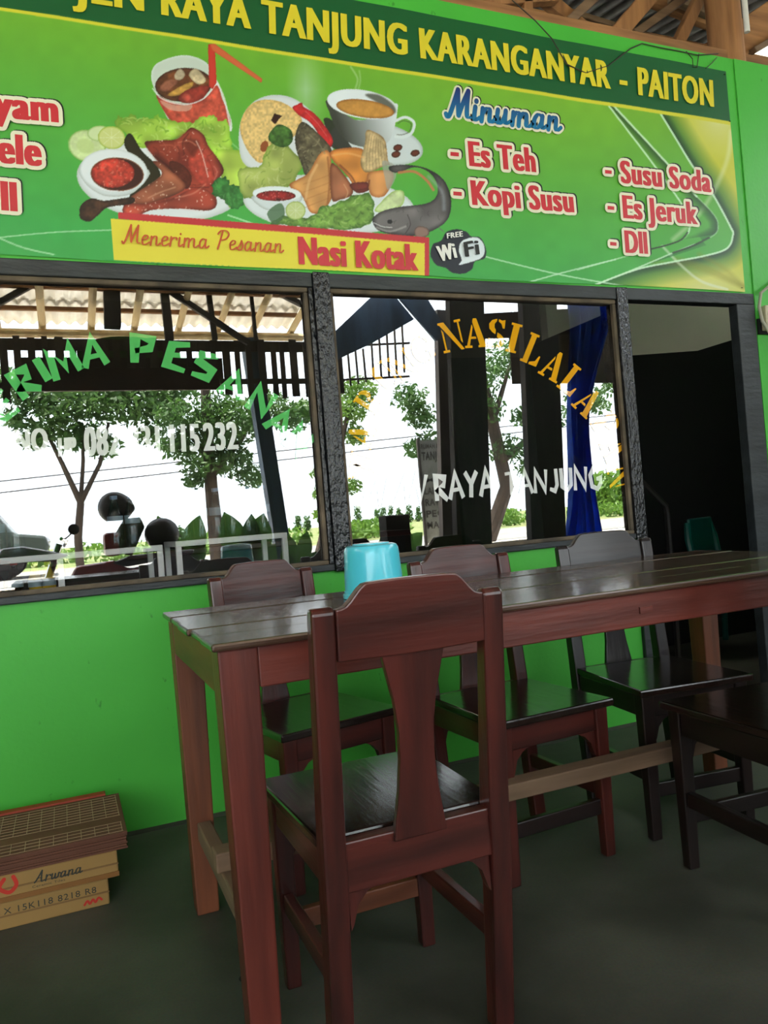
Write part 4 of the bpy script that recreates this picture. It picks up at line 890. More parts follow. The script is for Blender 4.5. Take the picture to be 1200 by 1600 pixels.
words('Nasi Kotak', (466, 414), (652, 424), (464, 372), 'print_red', .0062)
words('FREE', (696, 374.5), (721, 371), (695.5, 366.5), 'print_white', .0015); words('Wi', (684, 410.5), (712.5, 403.5), (678.5, 387.5), 'print_white', .004); words('Fi', (724.5, 403), (747.5, 398), (721.5, 381), 'print_black', .004)

# ---- drawn lettering: strokes with a flat nib
def ribbon(paths, wid, thin=.45, ang=0.0, smooth=True, rnd=True):
    """closed flat quads along each stroke; the nib is broad across steep strokes"""
    V, F, lay = [], [], 0
    for p in paths:
        P = smooth_poly(p, 6, False) if smooth and len(p) > 2 else np.array(p, float)
        n = len(P)
        T = np.array([P[min(i+1, n-1)]-P[max(i-1, 0)] for i in range(n)]); T /= np.linalg.norm(T, axis=1)[:, None]+1e-9
        b = len(V)
        for i in range(n):
            nv = np.array([-T[i][1], T[i][0]]); s = abs(T[i][1]*math.cos(ang)-T[i][0]*math.sin(ang))
            h = wid*(thin+(1-thin)*s)/2
            if not smooth and 0 < i < n-1:
                d0 = P[i]-P[i-1]; d1 = P[i+1]-P[i]; d0 /= np.linalg.norm(d0); d1 /= np.linalg.norm(d1)
                h = wid*(thin+(1-thin)*max(abs(d0[1]), abs(d1[1])))/2; cs = max(.55, math.sqrt(max(0, (1+d0@d1)/2))); h /= cs
            V += [(*(P[i]+nv*h), lay), (*(P[i]-nv*h), lay)]
        F += [(b+2*i, b+2*i+1, b+2*i+3, b+2*i+2) for i in range(n-1)]; lay += 1
        if rnd:
            for e in (0, n-1):
                hh = np.linalg.norm(np.array(V[b+2*e])-np.array(V[b+2*e+1]))/2; k = len(V); lay += 1
                V += [(*(P[e]+hh*np.array([math.cos(q), math.sin(q)])), lay) for q in np.linspace(0, 2*math.pi, 10, endpoint=False)]; F.append(tuple(range(k, k+10)))
    return np.array(V), F
SCRIPT = {  # lower-case hand, x-height .5
 'M': (.95, [[(.0, .12), (.08, .02), (.18, .25), (.36, .98)], [(.36, .98), (.40, .55), (.46, .12)], [(.46, .12), (.60, .6), (.74, .98)], [(.74, .98), (.74, .5), (.78, .12), (.92, .10)]]),
 'P': (.72, [[(.30, .95), (.22, .5), (.12, .02)], [(.05, .80), (.20, .98), (.50, 1.0), (.66, .82), (.54, .58), (.24, .48)]]),
 'e': (.46, [[(.06, .24), (.30, .32), (.34, .46), (.20, .50), (.08, .32), (.12, .06), (.28, .04), (.46, .16)]]),
 'n': (.58, [[(.08, .46), (.08, .25), (.07, .02)], [(.07, .25), (.20, .46), (.34, .46), (.36, .25), (.37, .06), (.46, .03), (.58, .14)]]),
 'u': (.60, [[(.08, .48), (.07, .20), (.12, .03), (.24, .06), (.36, .30), (.38, .48)], [(.38, .48), (.38, .20), (.42, .04), (.60, .14)]]),
 'm': (.86, [[(.08, .46), (.08, .25), (.07, .02)], [(.07, .25), (.18, .46), (.30, .46), (.32, .25), (.32, .02)], [(.32, .25), (.45, .46), (.58, .46), (.61, .25), (.62, .06), (.72, .03), (.86, .14)]]),
 'r': (.44, [[(.08, .50), (.08, .25), (.06, .02)], [(.08, .28), (.20, .46), (.36, .47), (.38, .38)]]),
 'i': (.30, [[(.10, .48), (.09, .20), (.13, .03), (.30, .14)], [(.12, .66), (.125, .69)]]),
 'a': (.58, [[(.36, .44), (.20, .50), (.07, .32), (.08, .08), (.20, .02), (.34, .20), (.38, .46)], [(.38, .46), (.37, .20), (.42, .03), (.58, .14)]]),
 's': (.42, [[(.02, .08), (.16, .28), (.24, .52)], [(.24, .52), (.32, .30), (.30, .08), (.16, .02), (.06, .08)]]), ' ': (.38, [])}
def script_paths(s, slant=.22):
    x = 0; out = []
    for ch in s:
        wd, ps = SCRIPT[ch]
        out += [[(px_+x+slant*py_, py_) for px_, py_ in p] for p in ps]; x += wd
    return out, x
def scripted(s, BL, BR, TL, mat, wid, outline=None, shadow=None, ow=.16, slant=.22, thin=.5):
    ps, L = script_paths(s, slant); y = -.0135
    for nm, m2, ww, th, dy, off in (('letter_shadow', shadow, wid+ow, .8, .002, (1.8, -1.5)), ('letter_outline', outline, wid+ow, .85, .001, (0, 0)), ('lettering', mat, wid, thin, 0, (0, 0))):
        if m2 is None: continue
        sh = lambda q: (q[0]+off[0], q[1]+off[1])
        g = ribbon(ps, ww, th); put(nm, g, (0, L), 1.0, sh(BL), sh(BR), sh(TL), y+dy, m2, banner)
scripted('Menerima Pesanan', (190, 383), (441, 397.5), (187, 352), 'print_rust', .10)
m_, nt_, b_ = new_mat('print_blue_fade'); tc = nt_.nodes.new('ShaderNodeTexCoord'); sx_ = nt_.nodes.new('ShaderNodeSeparateXYZ'); rp = nt_.nodes.new('ShaderNodeValToRGB')
nt_.links.new(tc.outputs['Generated'], sx_.inputs[0]); nt_.links.new(sx_.outputs['Z'], rp.inputs[0]); nt_.links.new(rp.outputs[0], b_.inputs['Base Color']); b_.inputs['Roughness'].default_value = .4
rp.color_ramp.elements[0].color = srgb(20, 120, 170); rp.color_ramp.elements[1].color = srgb(30, 34, 110)
scripted('Minuman', (694, 186), (873, 208), (693, 139), 'print_blue_fade', .17, 'print_cream', 'print_black', .13, .12, .42)

# ---- brush capitals for the window glass
BRUSH = {
 'A': (.86, [[(.02, .0), (.40, 1.0), (.82, .02)], [(.10, .34), (.72, .38)]]), 'E': (.70, [[(.66, .98), (.10, .86), (.04, .10), (.66, .02)], [(.08, .48), (.60, .56)]]),
 'I': (.28, [[(.10, 1.0), (.18, .0)]]), 'J': (.62, [[(.48, 1.0), (.50, .30), (.34, .04), (.02, .14)]]), 'L': (.62, [[(.12, 1.0), (.06, .06), (.60, .06)]]),
 'M': (1.0, [[(.02, .0), (.14, .98), (.50, .28), (.84, 1.0), (.96, .0)]]), 'N': (.86, [[(.04, .0), (.10, .98), (.70, .08), (.80, 1.0)]]),
 'O': (.78, [[(.40, 1.0), (.08, .70), (.08, .25), (.40, .0), (.72, .30), (.70, .75), (.40, 1.0)]]),
 'P': (.72, [[(.14, .0), (.12, .96), (.68, .84), (.60, .52), (.14, .42)]]), 'R': (.78, [[(.12, .0), (.12, .98), (.66, .86), (.56, .56), (.16, .46), (.76, .0)]]),
 'S': (.72, [[(.66, .96), (.16, .88), (.12, .62), (.60, .40), (.52, .08), (.02, .10)]]), 'T': (.80, [[(.02, .92), (.80, .98)], [(.42, .94), (.36, .0)]]),
 'U': (.80, [[(.10, 1.0), (.10, .20), (.40, .02), (.68, .26), (.72, 1.0)]]), 'Y': (.78, [[(.04, 1.0), (.38, .52), (.74, 1.0)], [(.38, .54), (.32, .0)]]),
 'G': (.82, [[(.74, .86), (.40, 1.0), (.08, .60), (.16, .12), (.50, .0), (.74, .26), (.76, .46), (.46, .44)]])}
def tilted(cx, cy, wd, ht, tilt):
    a = math.radians(tilt); ux = (math.cos(a), math.sin(a)); up = (math.sin(a), -math.cos(a))
    q = lambda i, j: (cx+ux[0]*wd*i+up[0]*ht*j, cy+ux[1]*wd*i+up[1]*ht*j)
    return q(-.5, -.5), q(.5, -.5), q(-.5, .5)
YG = GL-.0012
def brush_letter(ch, cx, cy, wd, ht, tilt, mat, wid, parent, name):
    L, ps = BRUSH[ch]; g = ribbon(ps, wid, .62, 0, smooth=False, rnd=False)
    put(name, g, (0, L), 1.0, *tilted(cx, cy, wd, ht, tilt), YG, mat, parent)
for ch, cx, cy, wd, ht, tl in (('N', -58, 662, 36, 44, -48), ('E', -30, 636, 34, 44, -44), ('E', 4, 634, 36, 44, -42), ('R', 38, 597, 36, 46, -34), ('I', 66, 577, 14, 40, -26), ('M', 99, 565, 44, 46, -24), ('A', 147, 550, 38, 45, -10),
        ('P', 222, 545, 36, 44, 2), ('E', 278, 556, 34, 44, 12), ('S', 321, 572, 38, 42, 16), ('A', 365, 602, 38, 38, 22), ('N', 409, 627, 36, 40, 26), ('A', 438, 662, 38, 38, 36), ('N', 468, 689, 36, 42, 36)):
    brush_letter(ch, cx, cy, wd, ht, tl, 'vinyl_green_letter', .26, win1, 'green_letter')
def brush_word(s, BL, BR, TL, mat, wid, parent):
    L = sum(BRUSH[c][0]+.10 for c in s); x = 0
    BL, BR, TL = map(np.array, (BL, BR, TL)); ux = (BR-BL)/L; uy = TL-BL
    for c in s:
        wd, ps = BRUSH[c]; g = ribbon(ps, wid, .6, 0, smooth=False, rnd=False); p = BL+ux*x
        put('white_letter', g, (0, wd), 1.0, tuple(p), tuple(p+ux*wd), tuple(p+uy), YG, mat, parent); x += wd+.10
brush_word('JALAN', (556, 795), (664, 784), (562, 752), 'vinyl_white_letter', .24, win2); brush_word('RAYA', (680, 783), (776, 773), (677, 743), 'vinyl_white_letter', .24, win2); brush_word('TANJUNG', (791, 774), (944, 763), (788, 738), 'vinyl_white_letter', .22, win2)
def white_num(s, BL, BR, TL):
    v0, f0 = text_geo(s, .008); put('white_numerals', (v0, f0), (v0[:, 0].min(), v0[:, 0].max()), CAP, BL, BR, TL, YG, 'vinyl_white_letter', win1, CAPB, [(k, 0) for k in np.linspace(-.004, .004, 5)])
white_num('NO', (26, 707), (74, 704), (24, 672)); white_num('HP', (93, 713), (118, 711), (92, 685)); white_num('082', (134, 712), (187, 709), (132, 668)); white_num('331', (204, 709), (249, 707), (202, 667)); white_num('115', (268, 706), (311, 704), (266, 664)); white_num('232', (320, 704), (371, 701), (318, 662))

# ---- stencil serif capitals
def arc(cx, cy, rx, ry, a0, a1, n=14): return [(cx+rx*math.cos(math.radians(a0+(a1-a0)*i/n)), cy+ry*math.sin(math.radians(a0+(a1-a0)*i/n))) for i in range(n+1)]
def cres(cx, cy, ro, ryo, ri, ryi, a0, a1, dx=0): return arc(cx, cy, ro, ryo, a0, a1)+arc(cx+dx, cy, ri, ryi, a1, a0)
STEN = {
 'W': (1.15, [[(.0, 1), (.26, 1), (.44, .12), (.36, 0), (.30, 0)], [(.44, 1), (.70, 1), (.88, .12), (.80, 0), (.74, 0)], [(.47, .10), (.62, .75), (.57, .88), (.42, .2)], [(.90, .10), (1.06, .92), (1.15, .92), (1.15, 1), (.92, 1), (.92, .92), (1.0, .92), (.86, .2)]]),
 'A': (.95, [[(.40, 1), (.54, 1), (.88, .08), (.95, .08), (.95, 0), (.56, 0), (.56, .08), (.62, .08), (.36, .88)], [(.33, .80), (.37, .70), (.20, .08), (.30, .08), (.30, 0), (.0, 0), (.0, .08), (.08, .08)], [(.26, .30), (.50, .30), (.47, .38), (.285, .38)]]),
 'R': (.92, [[(.0, 0), (.36, 0), (.36, .08), (.30, .08), (.30, .92), (.36, .92), (.36, 1), (0, 1), (0, .92), (.07, .92), (.07, .08), (0, .08)], cres(.40, .74, .40, .26, .16, .17, -88, 88), [(.42, .46), (.62, .44), (.84, .06), (.94, .06), (.94, 0), (.66, 0)]]),
 'U': (.92, [[(.0, 1), (.40, 1), (.40, .92), (.32, .92), (.32, .26), (.38, .10), (.44, .06), (.44, 0), (.26, .03), (.12, .12), (.08, .28), (.08, .92), (0, .92)], [(.50, 0), (.66, .04), (.76, .14), (.80, .30), (.80, .92), (.92, .92), (.92, 1), (.62, 1), (.62, .92), (.72, .92), (.72, .30), (.66, .14), (.50, .06)]]),
 'N': (1.0, [[(.0, 1), (.26, 1), (.92, .0), (.78, 0), (.06, .92), (0, .92)], [(.10, .78), (.17, .68), (.17, .08), (.28, .08), (.28, 0), (0, 0), (0, .08), (.10, .08)], [(.84, .30), (.91, .20), (.91, .92), (1.0, .92), (1.0, 1), (.72, 1), (.72, .92), (.84, .92)]]),
 'G': (.95, [cres(.46, .5, .46, .5, .20, .42, 100, 260), cres(.52, .5, .34, .5, .26, .42, 25, 85)+[], [(.54, 0), (.70, .04), (.92, .14), (.92, .36), (.99, .36), (.99, .44), (.58, .44), (.58, .36), (.68, .36), (.68, .12), (.54, .08)]]),
 'S': (.78, [[(.34, 1), (.14, .94), (.03, .80), (.06, .64), (.20, .53), (.34, .47), (.34, .62), (.27, .70), (.26, .82), (.34, .92)], [(.42, 1), (.56, .96), (.70, 1), (.70, .70), (.62, .70), (.55, .85), (.42, .92)], [(.42, 0), (.62, .05), (.75, .19), (.73, .36), (.58, .48), (.42, .54), (.42, .39), (.51, .30), (.51, .18), (.42, .08)], [(.34, 0), (.20, .04), (.06, 0), (.06, .32), (.14, .32), (.22, .14), (.34, .08)]]),
 'I': (.44, [[(.0, 0), (.44, 0), (.44, .08), (.35, .08), (.35, .92), (.44, .92), (.44, 1), (0, 1), (0, .92), (.09, .92), (.09, .08), (0, .08)]]),
 'L': (.82, [[(.0, 0), (.34, 0), (.34, .92), (.44, .92), (.44, 1), (0, 1), (0, .92), (.09, .92), (.09, .08), (0, .08)], [(.42, 0), (.80, 0), (.82, .36), (.75, .36), (.66, .16), (.42, .08)]]),
 'P': (.86, [[(.0, 0), (.42, 0), (.42, .08), (.32, .08), (.32, .92), (.36, .92), (.36, 1), (0, 1), (0, .92), (.08, .92), (.08, .08), (0, .08)], cres(.42, .72, .42, .28, .17, .19, -88, 88)])}
def stencil(ch, cx, cy, wd, ht, tilt):
    L, ps = STEN[ch]; V, F = [], []
    for p in ps:
        F.append(tuple(range(len(V), len(V)+len(p)))); V += p
    put('orange_letter', (np.array(V, float), F), (0, L), 1.0, *tilted(cx, cy, wd, ht, tilt), YG, 'vinyl_orange_letter', win2)
for ch, cx, cy, wd, ht, tl in (('W', 566, 728, 46, 40, -84), ('A', 565, 680, 36, 42, -72), ('R', 577, 626, 30, 42, -58), ('U', 601, 587, 34, 44, -44), ('N', 629, 571, 36, 46, -36), ('G', 660, 546, 34, 44, -24), ('N', 706, 525, 36, 48, -13), ('A', 743, 520, 35, 46, -4), ('S', 776, 521, 29, 46, 7), ('I', 803, 528, 17, 46, 14),
        ('L', 834, 546, 28, 48, 22), ('A', 866, 571, 34, 46, 30), ('L', 894, 594, 28, 46, 38), ('A', 919, 628, 34, 44, 44), ('P', 947, 664, 30, 42, 58), ('A', 961, 702, 34, 42, 68), ('N', 970, 745, 34, 40, 78)):
    stencil(ch, cx, cy, wd, ht, tl)

# ---- stamps on the cartons
def carton_text(paths_or_text, x0, x1, z0, z1, y, mat, parent, script=False, weight=0):
    if script:
        ps, L = script_paths(paths_or_text); v, f = ribbon(ps, .13); ext = (0, L); cap, cb = 1, 0
    else:
        v, f = text_geo(paths_or_text, weight); ext = (v[:, 0].min(), v[:, 0].max()); cap, cb = CAP, CAPB
    mb = MB(); mb.v = [(x0+(p[0]-ext[0])/(ext[1]-ext[0])*(x1-x0), y-(p[2]*2e-5 if len(p) > 2 else 0), z0+(p[1]-cb)/(cap-cb)*(z1-z0)) for p in v]; mb.f = list(f)
    return mb.build('stamped_lettering', mat, parent)
SCRIPT['A'] = (.80, [[(.02, .05), (.20, .35), (.46, .98)], [(.46, .98), (.48, .5), (.56, .04), (.80, .14)], [(.14, .38), (.54, .38)]])
SCRIPT['w'] = (.72, [[(.08, .48), (.08, .15), (.16, .03), (.30, .2), (.32, .44)], [(.32, .44), (.33, .12), (.42, .03), (.56, .2), (.58, .48), (.72, .40)]])
carton_text('Arwana', -.130, -.012, .104, .134, -.5064, 'box_ink_black', bx2, True)
carton_text('Ceramic Tiles', -.135, -.055, .093, .099, -.5064, 'box_ink_black', bx2)
mb = MB(); v, f = ribbon([[(-.20, .132), (-.212, .112), (-.19, .096), (-.172, .112), (-.178, .134)]], .010, 1.0); mb.v = [(p[0], -.5064-p[2]*2e-5, p[1]) for p in v]; mb.f = list(f); mb.build('printed_logo', 'box_ink_red', bx2)
carton_text('1 X 15K118 8218 R8', -.225, .020, .040, .056, -.5016, 'box_ink_black', bx1)
mb = MB(); v, f = ribbon([[(-.012, .014), (-.004, .023), (.002, .014), (.010, .024), (.016, .015), (.024, .025), (.032, .018)]], .006, .9); mb.v = [(p[0], -.5016-p[2]*2e-5, p[1]) for p in v]; mb.f = list(f); mb.build('red_stamp', 'box_ink_red', bx1)

# ============================================================ the yard side: what the window glass mirrors
def leaf_cloud(name, blobs, n, size, mat, parent, seed, droop=.3):
    g = np.random.default_rng(seed); tot = sum(b[3]**2 for b in blobs); V, F = [], []
    for (x, y, z, r) in blobs:
        k = int(n*r*r/tot)
        for _ in range(k):
            d = g.normal(size=3); d /= np.linalg.norm(d); q = r*g.random()**.45
            c = np.array([x, y, z])+d*q*np.array([1, 1, .75]); a = g.normal(size=3); a[2] -= droop; a /= np.linalg.norm(a)
            b = np.cross(a, g.normal(size=3)); b /= np.linalg.norm(b)+1e-9; L = size*g.uniform(.6, 1.3); w_ = L*.42; i = len(V)
            V += [tuple(c-a*L/2), tuple(c+b*w_/2), tuple(c+a*L/2), tuple(c-b*w_/2)]; F.append((i, i+1, i+2, i+3))
    mb = MB(); mb.v = V; mb.f = F; o = mb.build(name, mat, parent); o['kind'] = 'stuff'; return o
def tree(label, base, limbs, blobs, n, size, seed, mat='leaf_green', group='trees by the road'):
    t = thing('road_tree', label, 'tree', base, 0, group)
    for pts, r0, r1 in limbs:
        k = len(pts); B().tube(pts, [r0+(r1-r0)*i/(k-1) for i in range(k)], 8).build('trunk' if r0 > .05 and pts[0] == base else 'branch', 'bark', t, smooth=True)
    leaf_cloud('foliage', blobs, n, size, mat, t, seed); return t
S = seen
v3 = lambda p: (p[0], p[1], p[2])
bl = lambda lst, Y: [(*v3(S(x, y, Y+dy)), r) for x, y, r, dy in lst]
gz_ = lambda y: .0 if y > -6.5 else (.0+(y+6.5)/-2.3*.40 if y > -8.8 else .42)
# young tree with a forked trunk
Y = -8; b0 = (.20, Y, gz_(Y))
fk = v3(S(126, 786, Y))
tree('slim young roadside tree with a forked trunk, mirrored in the left window', b0, [([b0, v3(S(122, 840, Y)), fk], .055, .045), ([fk, v3(S(96, 722, Y)), v3(S(70, 670, Y))], .04, .018), ([fk, v3(S(130, 720, Y)), v3(S(128, 660, Y))], .03, .015), ([fk, v3(S(156, 725, Y)), v3(S(170, 660, Y))], .035, .018)],
     bl([(60, 620, .34, 0), (110, 620, .45, .2), (160, 625, .45, -.1), (210, 630, .42, .1), (255, 640, .34, 0), (140, 680, .26, 0), (20, 600, .3, 0), (90, 660, .3, .1), (270, 610, .36, 0), (200, 590, .4, 0), (30, 655, .22, 0), (55, 682, .24, 0), (105, 690, .2, .1), (160, 695, .26, 0), (235, 680, .22, 0)], Y), 6800, .10, 21)
Y = -7; b0 = (1.80, Y, gz_(Y))
tree('stout leafy tree with a thick trunk, mirrored in the middle of the left window', b0, [([b0, v3(S(337, 830, Y)), v3(S(330, 760, Y)), v3(S(322, 640, Y)), v3(S(320, 560, Y))], .11, .05), ([v3(S(330, 740, Y)), v3(S(375, 690, Y)), v3(S(400, 640, Y))], .05, .02), ([v3(S(328, 720, Y)), v3(S(290, 670, Y))], .04, .02)],
     bl([(275, 650, .28, 0), (270, 700, .20, 0), (310, 725, .24, .1), (360, 720, .30, 0), (395, 745, .22, 0), (420, 640, .34, 0), (380, 660, .36, .1), (340, 640, .32, 0), (455, 655, .26, 0), (305, 750, .16, 0), (480, 640, .2, 0), (290, 692, .22, 0), (345, 692, .3, 0), (318, 665, .26, 0)], Y), 5600, .085, 22)
Y = -7.6; b0 = (3.15, Y, gz_(Y))
tree('narrow creeper covered tree mirrored beside the window mullion', b0, [([b0, v3(S(512, 800, Y)), v3(S(545, 640, Y))], .06, .03)], bl([(502, 740, .17, 0), (500, 770, .14, 0), (505, 805, .15, 0), (512, 835, .13, 0), (508, 715, .13, 0), (545, 640, .3, 0), (560, 610, .28, 0), (555, 680, .2, 0), (550, 760, .16, 0), (475, 640, .18, 0)], Y), 2600, .08, 23, 'leaf_light')
Y = -7; b0 = (5.4, Y, gz_(Y))
tree('broad branching tree mirrored behind the dark posts in the right window', b0, [([b0, v3(S(792, 760, Y)), v3(S(765, 640, Y)), v3(S(745, 560, Y))], .12, .07), ([v3(S(785, 720, Y)), v3(S(820, 690, Y)), v3(S(850, 650, Y))], .06, .025), ([v3(S(770, 660, Y)), v3(S(800, 560, Y))], .05, .02)],
     bl([(640, 620, .28, 0), (660, 650, .26, 0), (670, 690, .22, 0), (650, 700, .2, 0), (745, 590, .4, 0), (800, 560, .4, .1), (790, 700, .3, 0), (830, 730, .28, 0), (860, 650, .3, 0), (930, 630, .26, 0), (910, 620, .3, 0), (760, 640, .3, 0), (815, 650, .2, 0), (650, 640, .2, 0), (960, 600, .25, 0)], Y), 4600, .09, 24)
# far side of the road: crops, a line of thin trees, a bushy bank
g = np.random.default_rng(5); blobs = [(x, -17.2-g.random()*6, .62+g.random()*.12, .45) for x in np.arange(-6, 26, .55)]
fo = leaf_cloud('crop_row', blobs, 7000, .22, 'leaf_light', None, 31); tag(fo, 'low green crops along the far side of the road', 'crops')
for i, (px_, hh) in enumerate([(560, 30), (590, 22), (600, 26), (612, 30), (625, 20), (640, 26), (655, 22), (300, 16), (280, 18), (465, 22), (480, 20), (350, 18), (50, 14), (668, 18), (960, 24), (975, 26), (945, 18)]):
    Yt = -70 - (i % 4)*4; p = S(px_, 815, Yt); t = thing('distant_tree', 'thin hazy tree on the far edge of the field', 'tree', (p.x, Yt, .44), 0, 'distant trees beyond the field')
    B().tube([(p.x, Yt, .44), (p.x, Yt, 1.4)], .12, 6).build('trunk', 'bark', t); leaf_cloud('foliage', [(p.x, Yt, .7+hh*.061*k/4.5, .55-.05*k) for k in range(5)], 260, .35, 'leaf_green', t, 40+i)
for i, (px_, py_, r) in enumerate(((946, 775, 1.2), (985, 765, 1.4), (1026, 770, 1.4), (916, 795, .8))):
    Yb = (-25, -28, -25, -29)[i]; p = S(px_, py_+18, Yb); t = thing('roadside_bush', ('large round bush at the far right of the field', 'tallest green bush beyond the road at the right', 'outermost green bush beyond the road', 'small bush beyond the road at the right')[i], 'bush', (p.x, Yb, .44))
    leaf_cloud('foliage', [(p.x, Yb, .44+r*.8, r)], 700, .4, 'leaf_light', t, 60+i); B().tube([(p.x, Yb, .44), (p.x, Yb, .44+r*.6)], .08, 6).build('trunk', 'bark', t)
# overhead lines
for i, (ya, yb, lab) in enumerate(((752, 726, 'upper thin power line across the yard'), (770, 742, 'lower thin power line across the yard'))):
    a, b = S(0, ya, -11), S(240, yb, -11); d = (b-a)
    tag(B().tube([a-d*6, a, b, b+d*8, b+d*18], .009, 5).build('power_line', 'cable_dark'), lab, 'cable')
# slatted screen under the eave, with its posts
scn = thing('slat_screen', 'weathered timber slat screen hanging under the eave behind the viewer', 'screen', (2.0, -4.62, 2.2))
B().beam((-2.5, -4.62, 2.76), (2.72, -4.62, 2.76), .03, .10).build('rail', 'slat_wood', scn); B().beam((-2.5, -4.62, 2.40), (-.25, -4.62, 2.40), .025, .05).build('rail', 'slat_wood', scn); B().beam((1.5, -4.62, 2.42), (2.72, -4.62, 2.42), .025, .05).build('rail', 'slat_wood', scn)
x = -2.45; k = 0
while x < 2.72:
    wd = random.uniform(.045, .075)
    B().box((x, -4.60, 2.27+random.uniform(-.05, .05) if not -.2 < x < 1.5 else 2.55), (x+wd, -4.585, 2.80+random.uniform(-.01, .03))).build('slat', 'slat_wood', scn); x += wd+random.uniform(.035, .065)
sb = thing('sign_board', 'dark brown sign board hung under the eave, seen from behind', 'sign', (.65, -4.68, 2.3))
B().box((-.22, -4.72, 2.36), (1.55, -4.68, 2.66)).build('board', 'board_brown', sb)
hp = [(.25, 2.66)]+[(.25+.85*(i/12), 2.74+.12*math.sin(math.pi*i/12)**.5) for i in range(13)]+[(1.10, 2.66)]
B().prism(hp, .03, frY(-4.715)).build('arched_top', 'leaf_green', sb)
def post(a, b, w_, lab, mat='weathered_post', grp=None):
    tag(B().beam(a, b, w_, w_).build('porch_post', mat, bevel=.006), lab, 'post', grp)
post((2.06, -4.72, 0), (1.84, -4.72, 2.86), .15, 'blue grey painted porch post at the eave', 'blue_post')
for pts, w_, lab in (((174, 442, 176, 512), .14, 'thick dark king post above the sign board'), ((256, 446, 265, 532), .075, 'bamboo strut right of the thick king post'), ((325, 448, 336, 532), .05, 'dark slim strut above the slat screen'), ((392, 452, 400, 532), .035, 'thin pale strut above the slat screen')):
    a, b = S(pts[0], pts[1]+4, -4.53), S(pts[2], pts[3], -4.53); post(b, a, w_, lab)
for (p, q), lab in ((((258, 450), (388, 536)), 'diagonal brace falling to the right above the slat screen'), (((-10, 478), (62, 438)), 'diagonal brace at the left end above the slat screen'), (((436, 458), (476, 478)), 'short diagonal brace at the right end above the slat screen')):
    a, b = S(*p, -4.50), S(*q, -4.50); tag(B().beam(a, b, .05, .05).build('roof_brace', 'weathered_post'), lab, 'brace')
# right half: gable board, dark plank posts, tarpaulin, blue curtain, standing sign
def slab(name, pts, Y_, mat, lab, cat, th=.03):
    P_ = [S(x, y, Y_) for x, y in pts]; return tag(B().prism([(p.x, p.z) for p in P_], th, frY(Y_)).build(name, mat), lab, cat)
slab('gable_board', [(521, 520), (582, 462), (612, 460), (645, 500), (580, 537), (527, 562)], -4.40, 'blue_post', 'dark triangular gable board under the porch roof', 'board')
slab('roof_brace', [(612, 455), (658, 455), (698, 520), (680, 534)], -4.30, 'blue_post', 'wide dark brace running down from the gable board', 'brace')
slab('fascia_board', [(740, 492), (985, 478), (985, 522), (740, 530)], -3.75, 'board_brown', 'long dark fascia board behind the viewer at the right', 'board')
slab('tarpaulin', [(795, 525), (990, 520), (990, 598), (800, 600)], -3.70, 'tarp_beige', 'beige tarpaulin strip hanging below the fascia board', 'tarpaulin', .01)
ls = thing('lattice_screen', 'small lattice of thin bars beside the gable board', 'screen', v3(S(585, 600, -4.7)))
for k in range(9):
    a, b = S(531+k*12, 535-k*6 if k > 3 else 545, -4.7), S(536+k*12, 606-k*3, -4.7); B().beam(a, b, .022, .015).build('bar', 'slat_wood', ls)
for ya, yb in ((541, 536), (594, 588)): B().beam(S(528, ya, -4.72), S(640, yb, -4.72), .015, .02).build('rail', 'slat_wood', ls)
def plank_post(x0, x1, xb, Y_, lab):
    a, b = S((x0+x1)/2, 560, Y_), S((x0+x1)/2+xb, 860, Y_); d = (a-b)/(a.z-b.z); lo = b-d*b.z; hi = b+d*(RZ(Y_)-.16-b.z)
    wd = (S(x1, 700, Y_)-S(x0, 700, Y_)).length; tag(B().beam(lo, hi, .09, wd, up=(1, 0, 0)).build('plank_post', 'weathered_post', bevel=.006), lab, 'post')
plank_post(702, 756, 10, -3.3, 'wide dark plank post behind the viewer, first of the two at the right'); plank_post(816, 870, 12, -3.3, 'wide dark plank post behind the viewer, second of the two at the right'); plank_post(682, 706, 8, -4.4, 'slim greenish porch post beside the standing sign')
cu = MB(); npts = 60; rows = [(3.00, 4.83, 5.34), (2.75, 4.83, 5.30), (2.3, 4.78, 5.08), (1.85, 4.72, 4.92), (1.4, 4.68, 4.90), (1.0, 4.62, 4.93), (.66, 4.52, 4.98)]
rr = smooth_poly(rows, 5, False)
for z, xa, xb in rr:
    for i in range(npts+1):
        u = i/npts; cu.v.append((xa+(xb-xa)*u, -3.6+.05*math.sin(u*26+z*1.3)+.02*math.sin(u*61), z))
k = npts+1
cu.f = [(r*k+i, r*k+i+1, (r+1)*k+i+1, (r+1)*k+i) for r in range(len(rr)-1) for i in range(npts)]
co = cu.build('gathered_curtain', 'blue_curtain_cloth', smooth=True); md = co.modifiers.new('thick', 'SOLIDIFY'); md.thickness = .006
tag(co, 'gathered blue cloth curtain tied back at the porch edge', 'curtain')
tag(B().beam((4.6, -3.6, 3.02), (5.6, -3.6, 3.02), .04, .04).build('curtain_pole', 'weathered_post'), 'short dark pole that carries the blue curtain', 'pole')
